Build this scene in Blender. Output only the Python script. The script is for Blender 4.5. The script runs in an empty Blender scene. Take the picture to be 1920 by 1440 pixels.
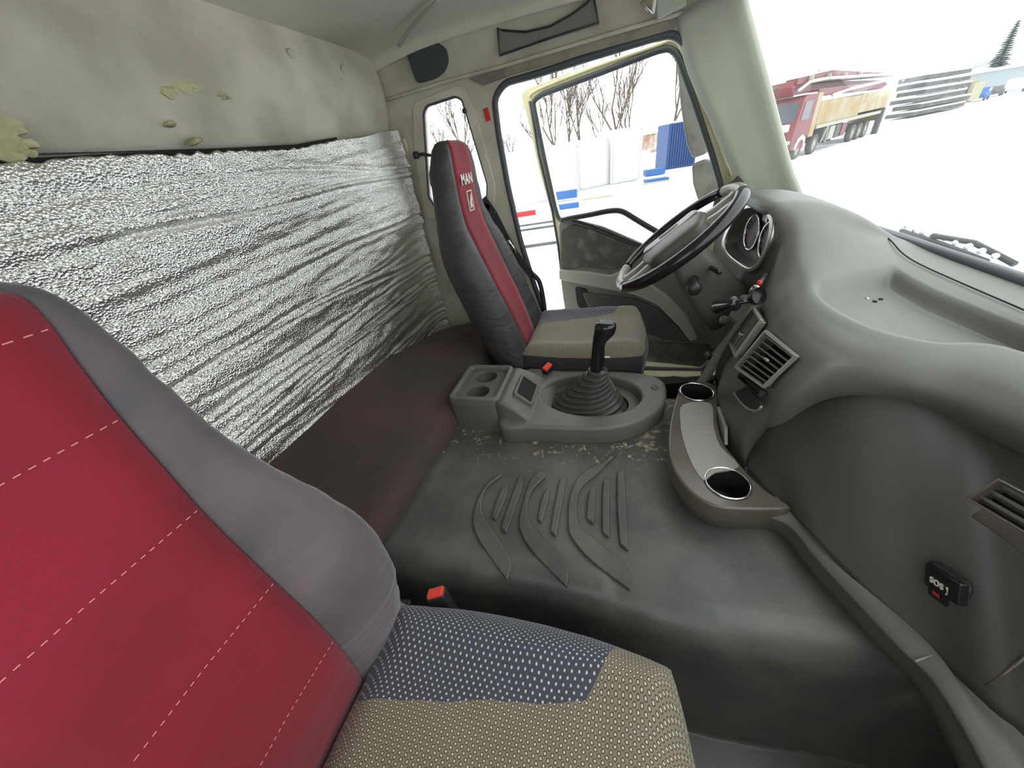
import bpy, bmesh, math, random
import numpy as np
from mathutils import Vector, Matrix, noise
random.seed(7)
sc = bpy.context.scene
col = sc.collection
PI = math.pi
# ------------------------------------------------------------------ camera
FPX, ROLL, PITCH, YAW = 650.0, math.radians(9.3), math.atan(423/650.0), math.radians(19.8)
CAM = Vector((0.0, -0.75, 1.20))
_fh = Vector((-math.sin(YAW), math.cos(YAW), 0)); _rt = Vector((math.cos(YAW), math.sin(YAW), 0))
_fw = _fh*math.cos(PITCH) - Vector((0, 0, 1))*math.sin(PITCH)
_dn = -_fh*math.sin(PITCH) - Vector((0, 0, 1))*math.cos(PITCH)
_cx = _rt*math.cos(ROLL) + _dn*math.sin(ROLL)*-1
_cd = _rt*math.sin(ROLL) + _dn*math.cos(ROLL)
cd_ = bpy.data.cameras.new('camera'); cam = bpy.data.objects.new('camera', cd_); col.objects.link(cam)
cd_.sensor_width = 36; cd_.lens = FPX/1920*36; cd_.clip_start = 0.02; cd_.clip_end = 3000
def _axes():
    # image x axis and image-down axis in the world
    ix = _rt*math.cos(ROLL) + _dn*math.sin(ROLL)
    iy = -_rt*math.sin(ROLL) + _dn*math.cos(ROLL)
    return ix, iy
# u = a cos r - b sin r ; v = a sin r + b cos r
IX = _rt*math.cos(ROLL) + _dn*math.sin(ROLL)
IY = -_rt*math.sin(ROLL) + _dn*math.cos(ROLL)
M3 = Matrix((IX, -IY, -_fw)).transposed()
cam.matrix_world = Matrix.Translation(CAM) @ M3.to_4x4()
sc.camera = cam
def U(px, py, X=None, Y=None, Z=None, P=None, N=None):
    """a point seen at (px,py) of the survey photograph that lies on a known plane of the cab"""
    d = IX*(px-960) + IY*(py-720) + _fw*FPX
    if X is not None: t = (X-CAM.x)/d.x
    elif Y is not None: t = (Y-CAM.y)/d.y
    elif Z is not None: t = (Z-CAM.z)/d.z
    else: t = (Vector(P)-CAM).dot(N)/d.dot(N)
    return CAM + d*t
# ------------------------------------------------------------------ light
w = bpy.data.worlds.new('overcast_sky'); sc.world = w; w.use_nodes = True
bg = w.node_tree.nodes['Background']; bg.inputs[0].default_value = (0.93, 0.97, 1.0, 1); bg.inputs[1].default_value = 1.0
sc.view_settings.view_transform = 'Standard'; sc.view_settings.look = 'None'; sc.view_settings.gamma = 1
sc.view_settings.use_curve_mapping = False
sc.view_settings.exposure = 1.42
sc.cycles.max_bounces = 10; sc.cycles.diffuse_bounces = 6; sc.cycles.glossy_bounces = 4
sc.cycles.transparent_max_bounces = 12; sc.cycles.sample_clamp_indirect = 6
sc.cycles.use_denoising = True
def portal(loc, rot, sx, sy):
    l = bpy.data.lights.new('sky_portal', 'AREA'); l.shape = 'RECTANGLE'; l.size = sx; l.size_y = sy
    l.cycles.is_portal = True
    o = bpy.data.objects.new('sky_portal', l); o.location = loc; o.rotation_euler = rot; col.objects.link(o)
portal((0, -1.09, 1.1), (PI/2*1, 0, PI), 1.0, .74)      # faces +Y
portal((-0.03, 1.45, .8), (PI/2, 0, 0), 1.2, 1.5)           # faces -Y
portal((.62, 0, 1.2), (0, math.radians(58), 0), .95, 2.0)
# ------------------------------------------------------------------ materials
def srgb(r, g, b):
    f = lambda c: (c/255/12.92 if c/255 <= .04045 else ((c/255+.055)/1.055)**2.4)
    return (f(r), f(g), f(b), 1)
def mat(name, c, rough=.5, metal=0., bump=0., bscale=200., var=0., vscale=6., c2=None, spec=.5, coat=0, sheen=0, vdetail=4, ramp=(.4, .65), aniso=None):
    m = bpy.data.materials.new(name); m.use_nodes = True; nt = m.node_tree; n = nt.nodes; L = nt.links
    b = n['Principled BSDF']; b.inputs['Base Color'].default_value = c
    b.inputs['Roughness'].default_value = rough; b.inputs['Metallic'].default_value = metal
    b.inputs['Specular IOR Level'].default_value = spec; b.inputs['Coat Weight'].default_value = coat
    b.inputs['Sheen Weight'].default_value = sheen; b.inputs['Sheen Roughness'].default_value = .4
    tc = n.new('ShaderNodeTexCoord')
    if c2 is not None or var:
        if c2 is None: c2 = tuple(x*(1-var) for x in c[:3])+(1,)
        t = n.new('ShaderNodeTexNoise'); t.inputs['Scale'].default_value = vscale; t.inputs['Detail'].default_value = vdetail
        L.new(tc.outputs['Object'], t.inputs['Vector'])
        r = n.new('ShaderNodeValToRGB'); r.color_ramp.elements[0].position = ramp[0]; r.color_ramp.elements[1].position = ramp[1]
        r.color_ramp.elements[0].color = c; r.color_ramp.elements[1].color = c2
        L.new(t.outputs[0], r.inputs[0]); L.new(r.outputs[0], b.inputs['Base Color'])
    if bump:
        t = n.new('ShaderNodeTexNoise'); t.inputs['Scale'].default_value = bscale; t.inputs['Detail'].default_value = 3
        L.new(tc.outputs['Object'], t.inputs['Vector'])
        bp = n.new('ShaderNodeBump'); bp.inputs['Strength'].default_value = bump; bp.inputs['Distance'].default_value = .002
        L.new(t.outputs[0], bp.inputs['Height']); L.new(bp.outputs[0], b.inputs['Normal'])
    return m
M = {}
M['headliner'] = mat('headliner_fabric', srgb(208, 203, 186), .95, bump=.8, bscale=180, c2=srgb(180, 175, 158), vscale=5, vdetail=12)
M['headtrim'] = mat('pale_grey_trim', srgb(198, 194, 178), .8, bump=.3, bscale=300, c2=srgb(170, 165, 147), vscale=5, vdetail=8)
M['ceil'] = mat('roof_lining', srgb(202, 199, 182), .95, bump=.4, bscale=260, c2=srgb(182, 178, 161), vscale=2)
M['pillar'] = mat('pillar_trim', srgb(178, 182, 164), .6, bump=.2, bscale=500, var=.08)
M['foam'] = mat('torn_yellow_foam', srgb(205, 204, 160), .95, bump=.8, bscale=120, var=.2)
M['dash'] = mat('dashboard_plastic', srgb(108, 110, 101), .45, bump=.25, bscale=700, c2=srgb(100, 102, 93), vscale=4)
M['dashdark'] = mat('dark_dashboard_plastic', srgb(86, 87, 80), .42, bump=.25, bscale=700, var=.1)
M['glove'] = mat('glove_panel_plastic', srgb(70, 72, 67), .45, bump=.2, bscale=700, var=.1)
M['black'] = mat('black_plastic', srgb(38, 38, 38), .4, bump=.1, bscale=500)
M['gloss'] = mat('shiny_black_plastic', srgb(26, 26, 26), .18)
M['hole'] = mat('black_recess', srgb(20, 20, 20), .8)  # flat black, also laid on as shade in slots and gaps
M['console'] = mat('console_plastic', srgb(104, 104, 97), .45, bump=.25, bscale=600, c2=srgb(94, 93, 85), vscale=6)
M['traylite'] = mat('tray_inlay_plastic', srgb(150, 147, 138), .35, bump=.1, bscale=600)
M['traydark'] = mat('polished_taupe_plastic', srgb(94, 88, 78), .22, bump=.05, bscale=300, var=.12)
M['chrome'] = mat('chrome', (.8, .8, .8, 1), .12, 1.)
M['satin'] = mat('satin_silver', (.55, .54, .5, 1), .3, 1.)
M['rubber'] = mat('black_rubber', srgb(60, 60, 56), .33, bump=.1, bscale=300)
M['seal'] = mat('grey_rubber_seal', srgb(70, 74, 78), .5)
M['cream'] = mat('cream_body_paint', srgb(216, 212, 172), .3, coat=.4, c2=srgb(190, 184, 140), vscale=9, vdetail=8, ramp=(.5, .75))
M['doorgrey'] = mat('door_panel_plastic', srgb(116, 116, 106), .5, bump=.2, bscale=500, var=.08)
M['doordark'] = mat('door_insert_dark', srgb(72, 70, 62), .65, bump=.3, bscale=300, c2=srgb(104, 102, 92), vscale=14, vdetail=8, ramp=(.5, .7))
M['doorlite'] = mat('door_armrest_plastic', srgb(150, 148, 136), .45, bump=.1, bscale=500)
M['red'] = mat('red_velour', srgb(140, 20, 42), .85, bump=.3, bscale=350, c2=srgb(112, 14, 32), vscale=4, vdetail=7, sheen=.3)
M['greyvel'] = mat('grey_velour', srgb(104, 94, 96), .8, bump=.3, bscale=300, c2=srgb(78, 74, 78), vscale=5, vdetail=7, sheen=.5)
M['darkvel'] = mat('charcoal_leatherette', srgb(62, 60, 60), .55, bump=.3, bscale=300, var=.25)
M['stitch'] = mat('pale_pink_thread', srgb(226, 150, 150), .8)
M['white'] = mat('white_print', srgb(236, 232, 224), .8)
M['matt'] = mat('brown_mattress_cover', srgb(84, 62, 60), .95, bump=.4, bscale=200, c2=srgb(62, 60, 56), vscale=2.5, sheen=.1)
M['orange'] = mat('red_buckle_button', srgb(236, 70, 52), .35)
M['steel'] = mat('bare_steel', (.45, .45, .4, 1), .35, .9)
M['ventfr'] = mat('worn_grey_metallic', srgb(150, 146, 136), .32, .35)
M['belt'] = mat('black_seat_belt', srgb(48, 48, 52), .6, bump=.3, bscale=800)
M['redtag'] = mat('red_tag', srgb(200, 40, 40), .6)
M['net'] = mat('grey_pocket_cloth', srgb(122, 120, 112), .9, bump=.5, bscale=500)
M['speaker'] = mat('dark_teal_grey_cover', srgb(62, 74, 74), .85, bump=.5, bscale=500)
M['dial'] = mat('instrument_face', srgb(70, 74, 72), .25)
# outdoors
M['snow'] = mat('snow', (.9, .92, .95, 1), .9, bump=.4, bscale=3)
M['wbox'] = mat('white_container_paint', srgb(232, 232, 230), .6, var=.05)
M['seam'] = mat('grey_seam', srgb(178, 178, 174), .7)
M['blue'] = mat('blue_container_paint', (.002, .05, .19, 1), .5, var=.1)
M['bluel'] = mat('blue_board', (.01, .10, .30, 1), .6)
M['tred'] = mat('truck_red_paint', (.16, .008, .012, 1), .45, var=.3, vscale=1)
M['tyel'] = mat('dirty_yellow_paint', (.30, .2, .055, 1), .6, c2=(.33, .28, .17, 1), vscale=.8, ramp=(.35, .6))
M['tcream'] = mat('dirty_cream_paint', (.36, .32, .2, 1), .6, c2=(.3, .22, .1, 1), vscale=.8)
M['tyre'] = mat('dusty_tyre', (.09, .09, .085, 1), .8)
M['rim'] = mat('dusty_wheel_rim', (.35, .34, .28, 1), .6)
M['tglass'] = mat('truck_glass', (.03, .04, .05, 1), .1)
M['pipe'] = mat('pale_boom_pipe', (.5, .48, .45, 1), .5)
M['slab'] = mat('dark_stacked_slabs', (.11, .115, .1, 1), .8, var=.4, vscale=1)
M['wood'] = mat('yellowish_timber', (.35, .33, .22, 1), .8)
M['bark'] = mat('bare_bark', (.10, .075, .05, 1), .9)
M['spruce'] = mat('spruce_needles', (.05, .085, .07, 1), .9, var=.4, vscale=2)
M['hill'] = mat('far_woods', (.33, .33, .33, 1), .95, c2=(.8, .82, .85, 1), vscale=.03, vdetail=8, ramp=(.45, .6))
M['shed'] = mat('pale_teal_shed', (.29, .335, .34, 1), .7)
M['soil'] = mat('brown_earth_bank', (.28, .17, .1, 1), .95, c2=(.7, .68, .66, 1), vscale=.5)
M['mirror_h'] = mat('mirror_housing', srgb(96, 98, 88), .5, c2=srgb(70, 70, 60), vscale=12, vdetail=8)
# floor mat: dark rubber with pale dried dirt
def folds(m, scale, dist, strength=.6):
    n = m.node_tree.nodes; L = m.node_tree.links; b = n['Principled BSDF']; tc = n.new('ShaderNodeTexCoord')
    mp = n.new('ShaderNodeMapping'); mp.inputs['Rotation'].default_value = (.5, .3, .2); mp.inputs['Scale'].default_value = (1, .45, 1.6)
    t = n.new('ShaderNodeTexNoise'); t.inputs['Scale'].default_value = scale; t.inputs['Detail'].default_value = 3; t.inputs['Distortion'].default_value = .8
    L.new(tc.outputs['Object'], mp.inputs[0]); L.new(mp.outputs[0], t.inputs[0])
    bp = n.new('ShaderNodeBump'); bp.inputs['Strength'].default_value = strength; bp.inputs['Distance'].default_value = dist
    L.new(t.outputs[0], bp.inputs['Height'])
    old = b.inputs['Normal'].links[0].from_node; L.new(bp.outputs[0], old.inputs['Normal'])
folds(M['greyvel'], 10, .012, .5); folds(M['darkvel'], 9, .022, .5); folds(M['red'], 8, .007, .5); folds(M['matt'], 7, .02)
def m_floor():
    m = mat('floor_mat_rubber', srgb(96, 97, 94), .33, bump=.25, bscale=400); nt = m.node_tree; n = nt.nodes; L = nt.links
    b = n['Principled BSDF']; tc = n['Texture Coordinate'] if 'Texture Coordinate' in n else n.new('ShaderNodeTexCoord')
    t1 = n.new('ShaderNodeTexNoise'); t1.inputs['Scale'].default_value = 5; t1.inputs['Detail'].default_value = 9; t1.inputs['Roughness'].default_value = .65
    L.new(tc.outputs['Object'], t1.inputs[0])
    r1 = n.new('ShaderNodeValToRGB'); e = r1.color_ramp.elements; e[0].position = .38; e[0].color = srgb(74, 76, 74); e[1].position = .70; e[1].color = srgb(104, 102, 94)
    L.new(t1.outputs[0], r1.inputs[0])
    t2 = n.new('ShaderNodeTexNoise'); t2.inputs['Scale'].default_value = 34; t2.inputs['Detail'].default_value = 8; t2.inputs['Distortion'].default_value = 1.5
    L.new(tc.outputs['Object'], t2.inputs[0])
    # dirt gathers at the edge of the console (y about .0 to .1)
    sx = n.new('ShaderNodeSeparateXYZ'); L.new(tc.outputs['Object'], sx.inputs[0])
    mr = n.new('ShaderNodeMapRange'); mr.inputs[1].default_value = -.12; mr.inputs[2].default_value = .08; mr.inputs[3].default_value = 0; mr.inputs[4].default_value = .15
    L.new(sx.outputs[1], mr.inputs[0])
    ad = n.new('ShaderNodeMath'); ad.operation = 'ADD'; L.new(t2.outputs[0], ad.inputs[0]); L.new(mr.outputs[0], ad.inputs[1])
    r2 = n.new('ShaderNodeValToRGB'); e = r2.color_ramp.elements; e[0].position = .72; e[0].color = (0, 0, 0, 1); e[1].position = .82; e[1].color = (1, 1, 1, 1)
    L.new(ad.outputs[0], r2.inputs[0])
    mx = n.new('ShaderNodeMix'); mx.data_type = 'RGBA'; L.new(r2.outputs[0], mx.inputs[0]); L.new(r1.outputs[0], mx.inputs[6]); mx.inputs[7].default_value = srgb(168, 158, 128)
    L.new(mx.outputs[2], b.inputs['Base Color'])
    return m
M['floor'] = m_floor()
def m_foil():
    m = bpy.data.materials.new('crinkled_foil'); m.use_nodes = True; n = m.node_tree.nodes; L = m.node_tree.links
    b = n['Principled BSDF']; b.inputs['Base Color'].default_value = (.92, .92, .88, 1); b.inputs['Metallic'].default_value = 1; b.inputs['Roughness'].default_value = .30
    tc = n.new('ShaderNodeTexCoord')
    v = n.new('ShaderNodeTexVoronoi'); v.inputs['Scale'].default_value = 230; v.feature = 'F1'
    t = n.new('ShaderNodeTexNoise'); t.inputs['Scale'].default_value = 120; t.inputs['Detail'].default_value = 6
    mp = n.new('ShaderNodeMapping'); mp.inputs['Scale'].default_value = (1, .12, 1)
    t3 = n.new('ShaderNodeTexNoise'); t3.inputs['Scale'].default_value = 26; t3.inputs['Detail'].default_value = 5
    L.new(tc.outputs['Object'], v.inputs[0]); L.new(tc.outputs['Object'], t.inputs[0]); L.new(tc.outputs['Object'], mp.inputs[0]); L.new(mp.outputs[0], t3.inputs[0])
    b1 = n.new('ShaderNodeBump'); b1.inputs['Strength'].default_value = .9; b1.inputs['Distance'].default_value = .0022; L.new(v.outputs[0], b1.inputs['Height'])
    b2 = n.new('ShaderNodeBump'); b2.inputs['Strength'].default_value = .7; b2.inputs['Distance'].default_value = .0034; L.new(t.outputs[0], b2.inputs['Height']); L.new(b1.outputs[0], b2.inputs['Normal'])
    b3 = n.new('ShaderNodeBump'); b3.inputs['Strength'].default_value = .8; b3.inputs['Distance'].default_value = .004; L.new(t3.outputs[0], b3.inputs['Height']); L.new(b2.outputs[0], b3.inputs['Normal'])
    L.new(b3.outputs[0], b.inputs['Normal'])
    return m
M['foil'] = m_foil()
def dots_nodes(nt, pitch, rad, c_bg, c_dot, c_halo=None, offs=0.):
    n = nt.nodes; L = nt.links
    def math_(op, a, b_=None, c=None):
        q = n.new('ShaderNodeMath'); q.operation = op
        for i, v in enumerate((a, b_, c)):
            if v is None: continue
            if isinstance(v, (int, float)): q.inputs[i].default_value = v
            else: L.new(v, q.inputs[i])
        return q.outputs[0]
    tc = n.new('ShaderNodeTexCoord'); s = n.new('ShaderNodeSeparateXYZ'); L.new(tc.outputs['Object'], s.inputs[0])
    # cloth coordinates: x and distance over the curved edge (y + -z)
    x = math_('DIVIDE', math_('ADD', s.outputs[0], 5.0+offs), pitch)
    y = math_('DIVIDE', math_('ADD', math_('SUBTRACT', s.outputs[1], math_('MULTIPLY', math_('SIGN', s.outputs[1]), s.outputs[2])), 5.0), pitch*.55)
    row = math_('FLOOR', y); odd = math_('MODULO', row, 2.0)
    xs = math_('ADD', x, math_('MULTIPLY', odd, .5))
    dx = math_('SUBTRACT', math_('FRACT', xs), .5); dy = math_('MULTIPLY', math_('SUBTRACT', math_('FRACT', y), .5), .55)
    d = math_('SQRT', math_('ADD', math_('MULTIPLY', dx, dx), math_('MULTIPLY', dy, dy)))
    dot = math_('LESS_THAN', d, rad)
    mx = n.new('ShaderNodeMix'); mx.data_type = 'RGBA'; L.new(dot, mx.inputs[0]); mx.inputs[7].default_value = c_dot
    if c_halo:
        halo = math_('LESS_THAN', d, rad*2.0)
        m2 = n.new('ShaderNodeMix'); m2.data_type = 'RGBA'; L.new(halo, m2.inputs[0]); m2.inputs[6].default_value = c_bg; m2.inputs[7].default_value = c_halo
        L.new(m2.outputs[2], mx.inputs[6])
    else: mx.inputs[6].default_value = c_bg
    return mx.outputs[2], s, math_, d
def m_cushion(dim=1.0, sidez=-.052):
    m = bpy.data.materials.new('dotted_seat_cloth'); m.use_nodes = True; nt = m.node_tree; n = nt.nodes; L = nt.links
    b = n['Principled BSDF']; b.inputs['Roughness'].default_value = .9; b.inputs['Sheen Weight'].default_value = .2
    q = lambda r, g, bb: srgb(r*dim, g*dim, bb*dim)
    tan, s, mt, d = dots_nodes(nt, .0105, .145, q(150, 140, 116), q(228, 220, 196), q(92, 84, 68))
    drk, s2, mt2, d2 = dots_nodes(nt, .0115, .14, q(78, 80, 90), q(225, 225, 225), None, .3)
    # local coordinates: x forward from the cushion centre, y to the left, patch on the +y side
    nz = n.new('ShaderNodeTexNoise'); nz.inputs['Scale'].default_value = 9; nz.inputs['Detail'].default_value = 2
    tc = n.new('ShaderNodeTexCoord'); L.new(tc.outputs['Object'], nz.inputs[0])
    w1 = mt('MULTIPLY', mt('SUBTRACT', nz.outputs[0], .5), .02)
    # border y = .075 + .13*(x+.2); end x
    yb = mt('ADD', mt('MULTIPLY', mt('ADD', s.outputs[0], .20), .20), .068)
    my = mt('GREATER_THAN', mt('ADD', s.outputs[1], w1), yb)
    xb = mt('ADD', mt('MULTIPLY', mt('SUBTRACT', s.outputs[1], .15), .5), .125)
    mxx = mt('LESS_THAN', mt('ADD', s.outputs[0], w1), xb)
    side = mt('LESS_THAN', s.outputs[2], sidez)
    msk = mt('MULTIPLY', my, mxx)
    mm = n.new('ShaderNodeMix'); mm.data_type = 'RGBA'; L.new(msk, mm.inputs[0]); L.new(tan, mm.inputs[6]); L.new(drk, mm.inputs[7])
    m3 = n.new('ShaderNodeMix'); m3.data_type = 'RGBA'; L.new(side, m3.inputs[0]); L.new(mm.outputs[2], m3.inputs[6]); m3.inputs[7].default_value = srgb(44, 44, 48)
    L.new(m3.outputs[2], b.inputs['Base Color'])
    bp = n.new('ShaderNodeBump'); bp.inputs['Strength'].default_value = .5; bp.inputs['Distance'].default_value = .0015
    L.new(mt('MULTIPLY', d, -1.0), bp.inputs['Height']); L.new(bp.outputs[0], b.inputs['Normal'])
    return m
M['cush'] = m_cushion(.88); M['cush2'] = m_cushion(.84, -.022)
def m_glass(name, haze, tint=(1, 1, 1, 1)):
    m = bpy.data.materials.new(name); m.use_nodes = True; n = m.node_tree.nodes; L = m.node_tree.links
    n.remove(n['Principled BSDF']); out = n['Material Output']
    tr = n.new('ShaderNodeBsdfTransparent'); tr.inputs[0].default_value = tint
    gl = n.new('ShaderNodeBsdfGlossy'); gl.inputs['Roughness'].default_value = .02
    fr = n.new('ShaderNodeFresnel'); fr.inputs[0].default_value = 1.3
    m1 = n.new('ShaderNodeMixShader'); L.new(fr.outputs[0], m1.inputs[0]); L.new(tr.outputs[0], m1.inputs[1]); L.new(gl.outputs[0], m1.inputs[2])
    ts = n.new('ShaderNodeBsdfTranslucent'); ts.inputs[0].default_value = (.95, .95, .95, 1)
    m2 = n.new('ShaderNodeMixShader'); m2.inputs[0].default_value = haze; L.new(m1.outputs[0], m2.inputs[1]); L.new(ts.outputs[0], m2.inputs[2])
    L.new(m2.outputs[0], out.inputs[0])
    return m
M['wglass'] = m_glass('dusty_windscreen_glass', .035)
M['sglass'] = m_glass('side_window_glass', .012)
# ------------------------------------------------------------------ geometry helpers
def link(name, me, m, parent=None, smooth=True):
    o = bpy.data.objects.new(name, me); col.objects.link(o)
    if m is not None and not me.materials: me.materials.append(m)
    if smooth and me.polygons:
        me.polygons.foreach_set('use_smooth', [True]*len(me.polygons))
    if parent: o.parent = parent; o.matrix_parent_inverse = parent.matrix_basis.inverted() if False else Matrix()
    return o
def fin(o, parent):
    """parent an object built in world coordinates to a thing standing anywhere"""
    if parent is not None:
        o.parent = parent; o.matrix_parent_inverse = wm(parent).inverted()
    return o
def wm(o):
    m = o.matrix_basis.copy() if o.parent is None else wm(o.parent) @ o.matrix_parent_inverse @ o.matrix_basis
    return m
def mk(name, V, F, m, parent=None, smooth=False, bevel=0., seg=2, sub=0, solid=0., soff=-1, local=False):
    me = bpy.data.meshes.new(name); me.from_pydata([tuple(v) for v in V], [], F); me.validate(); me.update()
    bm = bmesh.new(); bm.from_mesh(me); bmesh.ops.recalc_face_normals(bm, faces=bm.faces); bm.to_mesh(me); bm.free()
    o = link(name, me, m, None, smooth or sub > 0 )
    if solid:
        md = o.modifiers.new('s', 'SOLIDIFY'); md.thickness = solid; md.offset = soff
    if bevel:
        md = o.modifiers.new('b', 'BEVEL'); md.width = bevel; md.segments = seg; md.limit_method = 'ANGLE'; md.angle_limit = math.radians(35)
        me.polygons.foreach_set('use_smooth', [True]*len(me.polygons)); md.harden_normals = True
    if sub:
        md = o.modifiers.new('u', 'SUBSURF'); md.levels = sub; md.render_levels = sub
    if parent is not None:
        if local: o.parent = parent
        else: fin(o, parent)
    return o
BOXF = [(0, 1, 3, 2), (4, 6, 7, 5), (0, 4, 5, 1), (2, 3, 7, 6), (0, 2, 6, 4), (1, 5, 7, 3)]
def boxv(c, s, R=None):
    V = []
    for x in (-.5, .5):
        for y in (-.5, .5):
            for z in (-.5, .5):
                v = Vector((x*s[0], y*s[1], z*s[2]))
                if R is not None: v = R @ v
                V.append(Vector(c)+v)
    return V
def box(name, c, s, m, parent=None, R=None, bevel=.003, **k):
    return mk(name, boxv(c, s, R), BOXF, m, parent, bevel=bevel, **k)
class MB:
    def __init__(s): s.V = []; s.F = []
    def add(s, V, F):
        o = len(s.V); s.V += [tuple(v) for v in V]; s.F += [tuple(i+o for i in f) for f in F]
    def box(s, c, sz, R=None): s.add(boxv(c, sz, R), BOXF)
    def tube(s, P, r, n=6, closed=False):
        V, F = tubegeo(P, r, n, closed); s.add(V, F)
    def build(s, name, m, parent=None, **k): return mk(name, s.V, s.F, m, parent, **k)
def eul(x=0, y=0, z=0):
    return (Matrix.Rotation(z, 3, 'Z') @ Matrix.Rotation(y, 3, 'Y') @ Matrix.Rotation(x, 3, 'X'))
def frame_from(d, up=Vector((0, 0, 1))):
    z = Vector(d).normalized(); x = up.cross(z)
    if x.length < 1e-4: x = Vector((1, 0, 0)).cross(z)
    x.normalize(); y = z.cross(x); return x, y, z
def cr(P, n=8, closed=False):
    """catmull-rom through points"""
    P = [Vector(p) for p in P]; out = []; N = len(P); S = N if closed else N-1
    for i in range(S):
        if closed: a, b, c, d = P[(i-1) % N], P[i], P[(i+1) % N], P[(i+2) % N]
        else: a, b, c, d = P[max(i-1, 0)], P[i], P[i+1], P[min(i+2, N-1)]
        for k in range(n):
            t = k/n
            out.append(.5*((2*b)+(c-a)*t+(2*a-5*b+4*c-d)*t*t+(3*b-a-3*c+d)*t**3))
    if not closed: out.append(P[-1])
    return out
def tubegeo(P, r, n=8, closed=False, flat=1.):
    P = [Vector(p) for p in P]; N = len(P); V = []; F = []
    up = Vector((0, 0, 1)); px = None
    for i in range(N):
        if closed: d = P[(i+1) % N]-P[i-1]
        else: d = P[min(i+1, N-1)]-P[max(i-1, 0)]
        d.normalize()
        if px is None: x, y, z = frame_from(d)
        else:
            x = px-d*px.dot(d); x.normalize(); y = d.cross(x)
        px = x
        rr = r[i] if isinstance(r, (list, tuple)) else r
        for k in range(n):
            a = 2*PI*k/n; V.append(P[i]+x*(rr*math.cos(a))+y*(rr*flat*math.sin(a)))
    S = N if closed else N-1
    for i in range(S):
        for k in range(n):
            F.append((i*n+k, i*n+(k+1) % n, ((i+1) % N)*n+(k+1) % n, ((i+1) % N)*n+k))
    if not closed: F += [tuple(range(n-1, -1, -1)), tuple((N-1)*n+k for k in range(n))]
    return V, F
def tube(name, P, r, m, parent=None, n=10, closed=False, sm=0, flat=1.):
    if sm: P = cr(P, sm, closed)
    V, F = tubegeo(P, r, n, closed, flat); return mk(name, V, F, m, parent, smooth=True)
def loft(name, rings, m, parent=None, caps=True, smooth=True, close=True, **k):
    n = len(rings[0]); V = [v for r in rings for v in r]; F = []
    for i in range(len(rings)-1):
        for j in range(n if close else n-1):
            F.append((i*n+j, i*n+(j+1) % n, (i+1)*n+(j+1) % n, (i+1)*n+j))
    if caps: F += [tuple(range(n-1, -1, -1)), tuple((len(rings)-1)*n+j for j in range(n))]
    return mk(name, V, F, m, parent, smooth=smooth, **k)
def lathe(name, prof, c, ax, m, parent=None, n=24, cap=False, **k):
    x, y, z = frame_from(ax); c = Vector(c); rings = []
    for r, h in prof: rings.append([c+z*h+x*(r*math.cos(2*PI*i/n))+y*(r*math.sin(2*PI*i/n)) for i in range(n)])
    return loft(name, rings, m, parent, caps=cap, **k)
def prism(name, P, vec, m, parent=None, bevel=.002, smooth=False, **k):
    n = len(P); vec = Vector(vec); V = [Vector(p) for p in P]+[Vector(p)+vec for p in P]
    F = [tuple(range(n)), tuple(range(2*n-1, n-1, -1))]+[(i, (i+1) % n, n+(i+1) % n, n+i) for i in range(n)]
    return mk(name, V, F, m, parent, bevel=bevel, smooth=smooth, **k)
def crgrid(G, nu, nv):
    rows = [cr(r, nu) for r in G]; cols = list(zip(*rows))
    cols = [cr(c, nv) for c in cols]; return [list(r) for r in zip(*cols)]
def surf(name, G, m, parent=None, nu=6, nv=6, thick=.006, soff=-1, fn=None, lin=False):
    g = crgrid(G, nu, nv)
    if fn: g = [[fn(v, i/(len(g)-1), j/(len(g[0])-1)) for j, v in enumerate(r)] for i, r in enumerate(g)]
    h, w_ = len(g), len(g[0]); V = [v for r in g for v in r]
    F = [(i*w_+j, i*w_+j+1, (i+1)*w_+j+1, (i+1)*w_+j) for i in range(h-1) for j in range(w_-1)]
    me = bpy.data.meshes.new(name); me.from_pydata([tuple(v) for v in V], [], F); me.update()
    o = link(name, me, m)
    if thick:
        md = o.modifiers.new('s', 'SOLIDIFY'); md.thickness = thick; md.offset = soff
    return fin(o, parent) if parent is not None else o
def plate(name, outer, holes, fn, th, m, parent=None, bev=0.):
    """flat sheet with holes: outline in 2D, fn maps (a, b, t) to the world"""
    cu = bpy.data.curves.new('tmp', 'CURVE'); cu.dimensions = '2D'; cu.fill_mode = 'BOTH'; cu.extrude = th/2
    if bev: cu.bevel_depth = bev; cu.bevel_resolution = 2; cu.offset = -bev
    for L_ in [outer]+holes:
        s = cu.splines.new('POLY'); s.points.add(len(L_)-1)
        for i, p in enumerate(L_): s.points[i].co = (p[0], p[1], 0, 1)
        s.use_cyclic_u = True
    t = bpy.data.objects.new('tmp', cu); col.objects.link(t)
    dg = bpy.context.evaluated_depsgraph_get(); dg.update()
    me = bpy.data.meshes.new_from_object(t.evaluated_get(dg))
    bpy.data.objects.remove(t); bpy.data.curves.remove(cu)
    bm = bmesh.new(); bm.from_mesh(me); bmesh.ops.remove_doubles(bm, verts=bm.verts, dist=1e-5)
    for v in bm.verts: v.co = Vector(fn(v.co.x, v.co.y, v.co.z))
    bmesh.ops.recalc_face_normals(bm, faces=bm.faces); bm.to_mesh(me); bm.free()
    me.name = name; me.materials.clear(); o = link(name, me, m, smooth=False)
    return fin(o, parent) if parent is not None else o
def rr2(x0, y0, x1, y1, r, n=6):
    P = []
    for cx, cy, a0 in ((x1-r, y1-r, 0), (x0+r, y1-r, PI/2), (x0+r, y0+r, PI), (x1-r, y0+r, 1.5*PI)):
        for i in range(n+1):
            a = a0+PI/2*i/n; P.append((cx+r*math.cos(a), cy+r*math.sin(a)))
    return P
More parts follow.
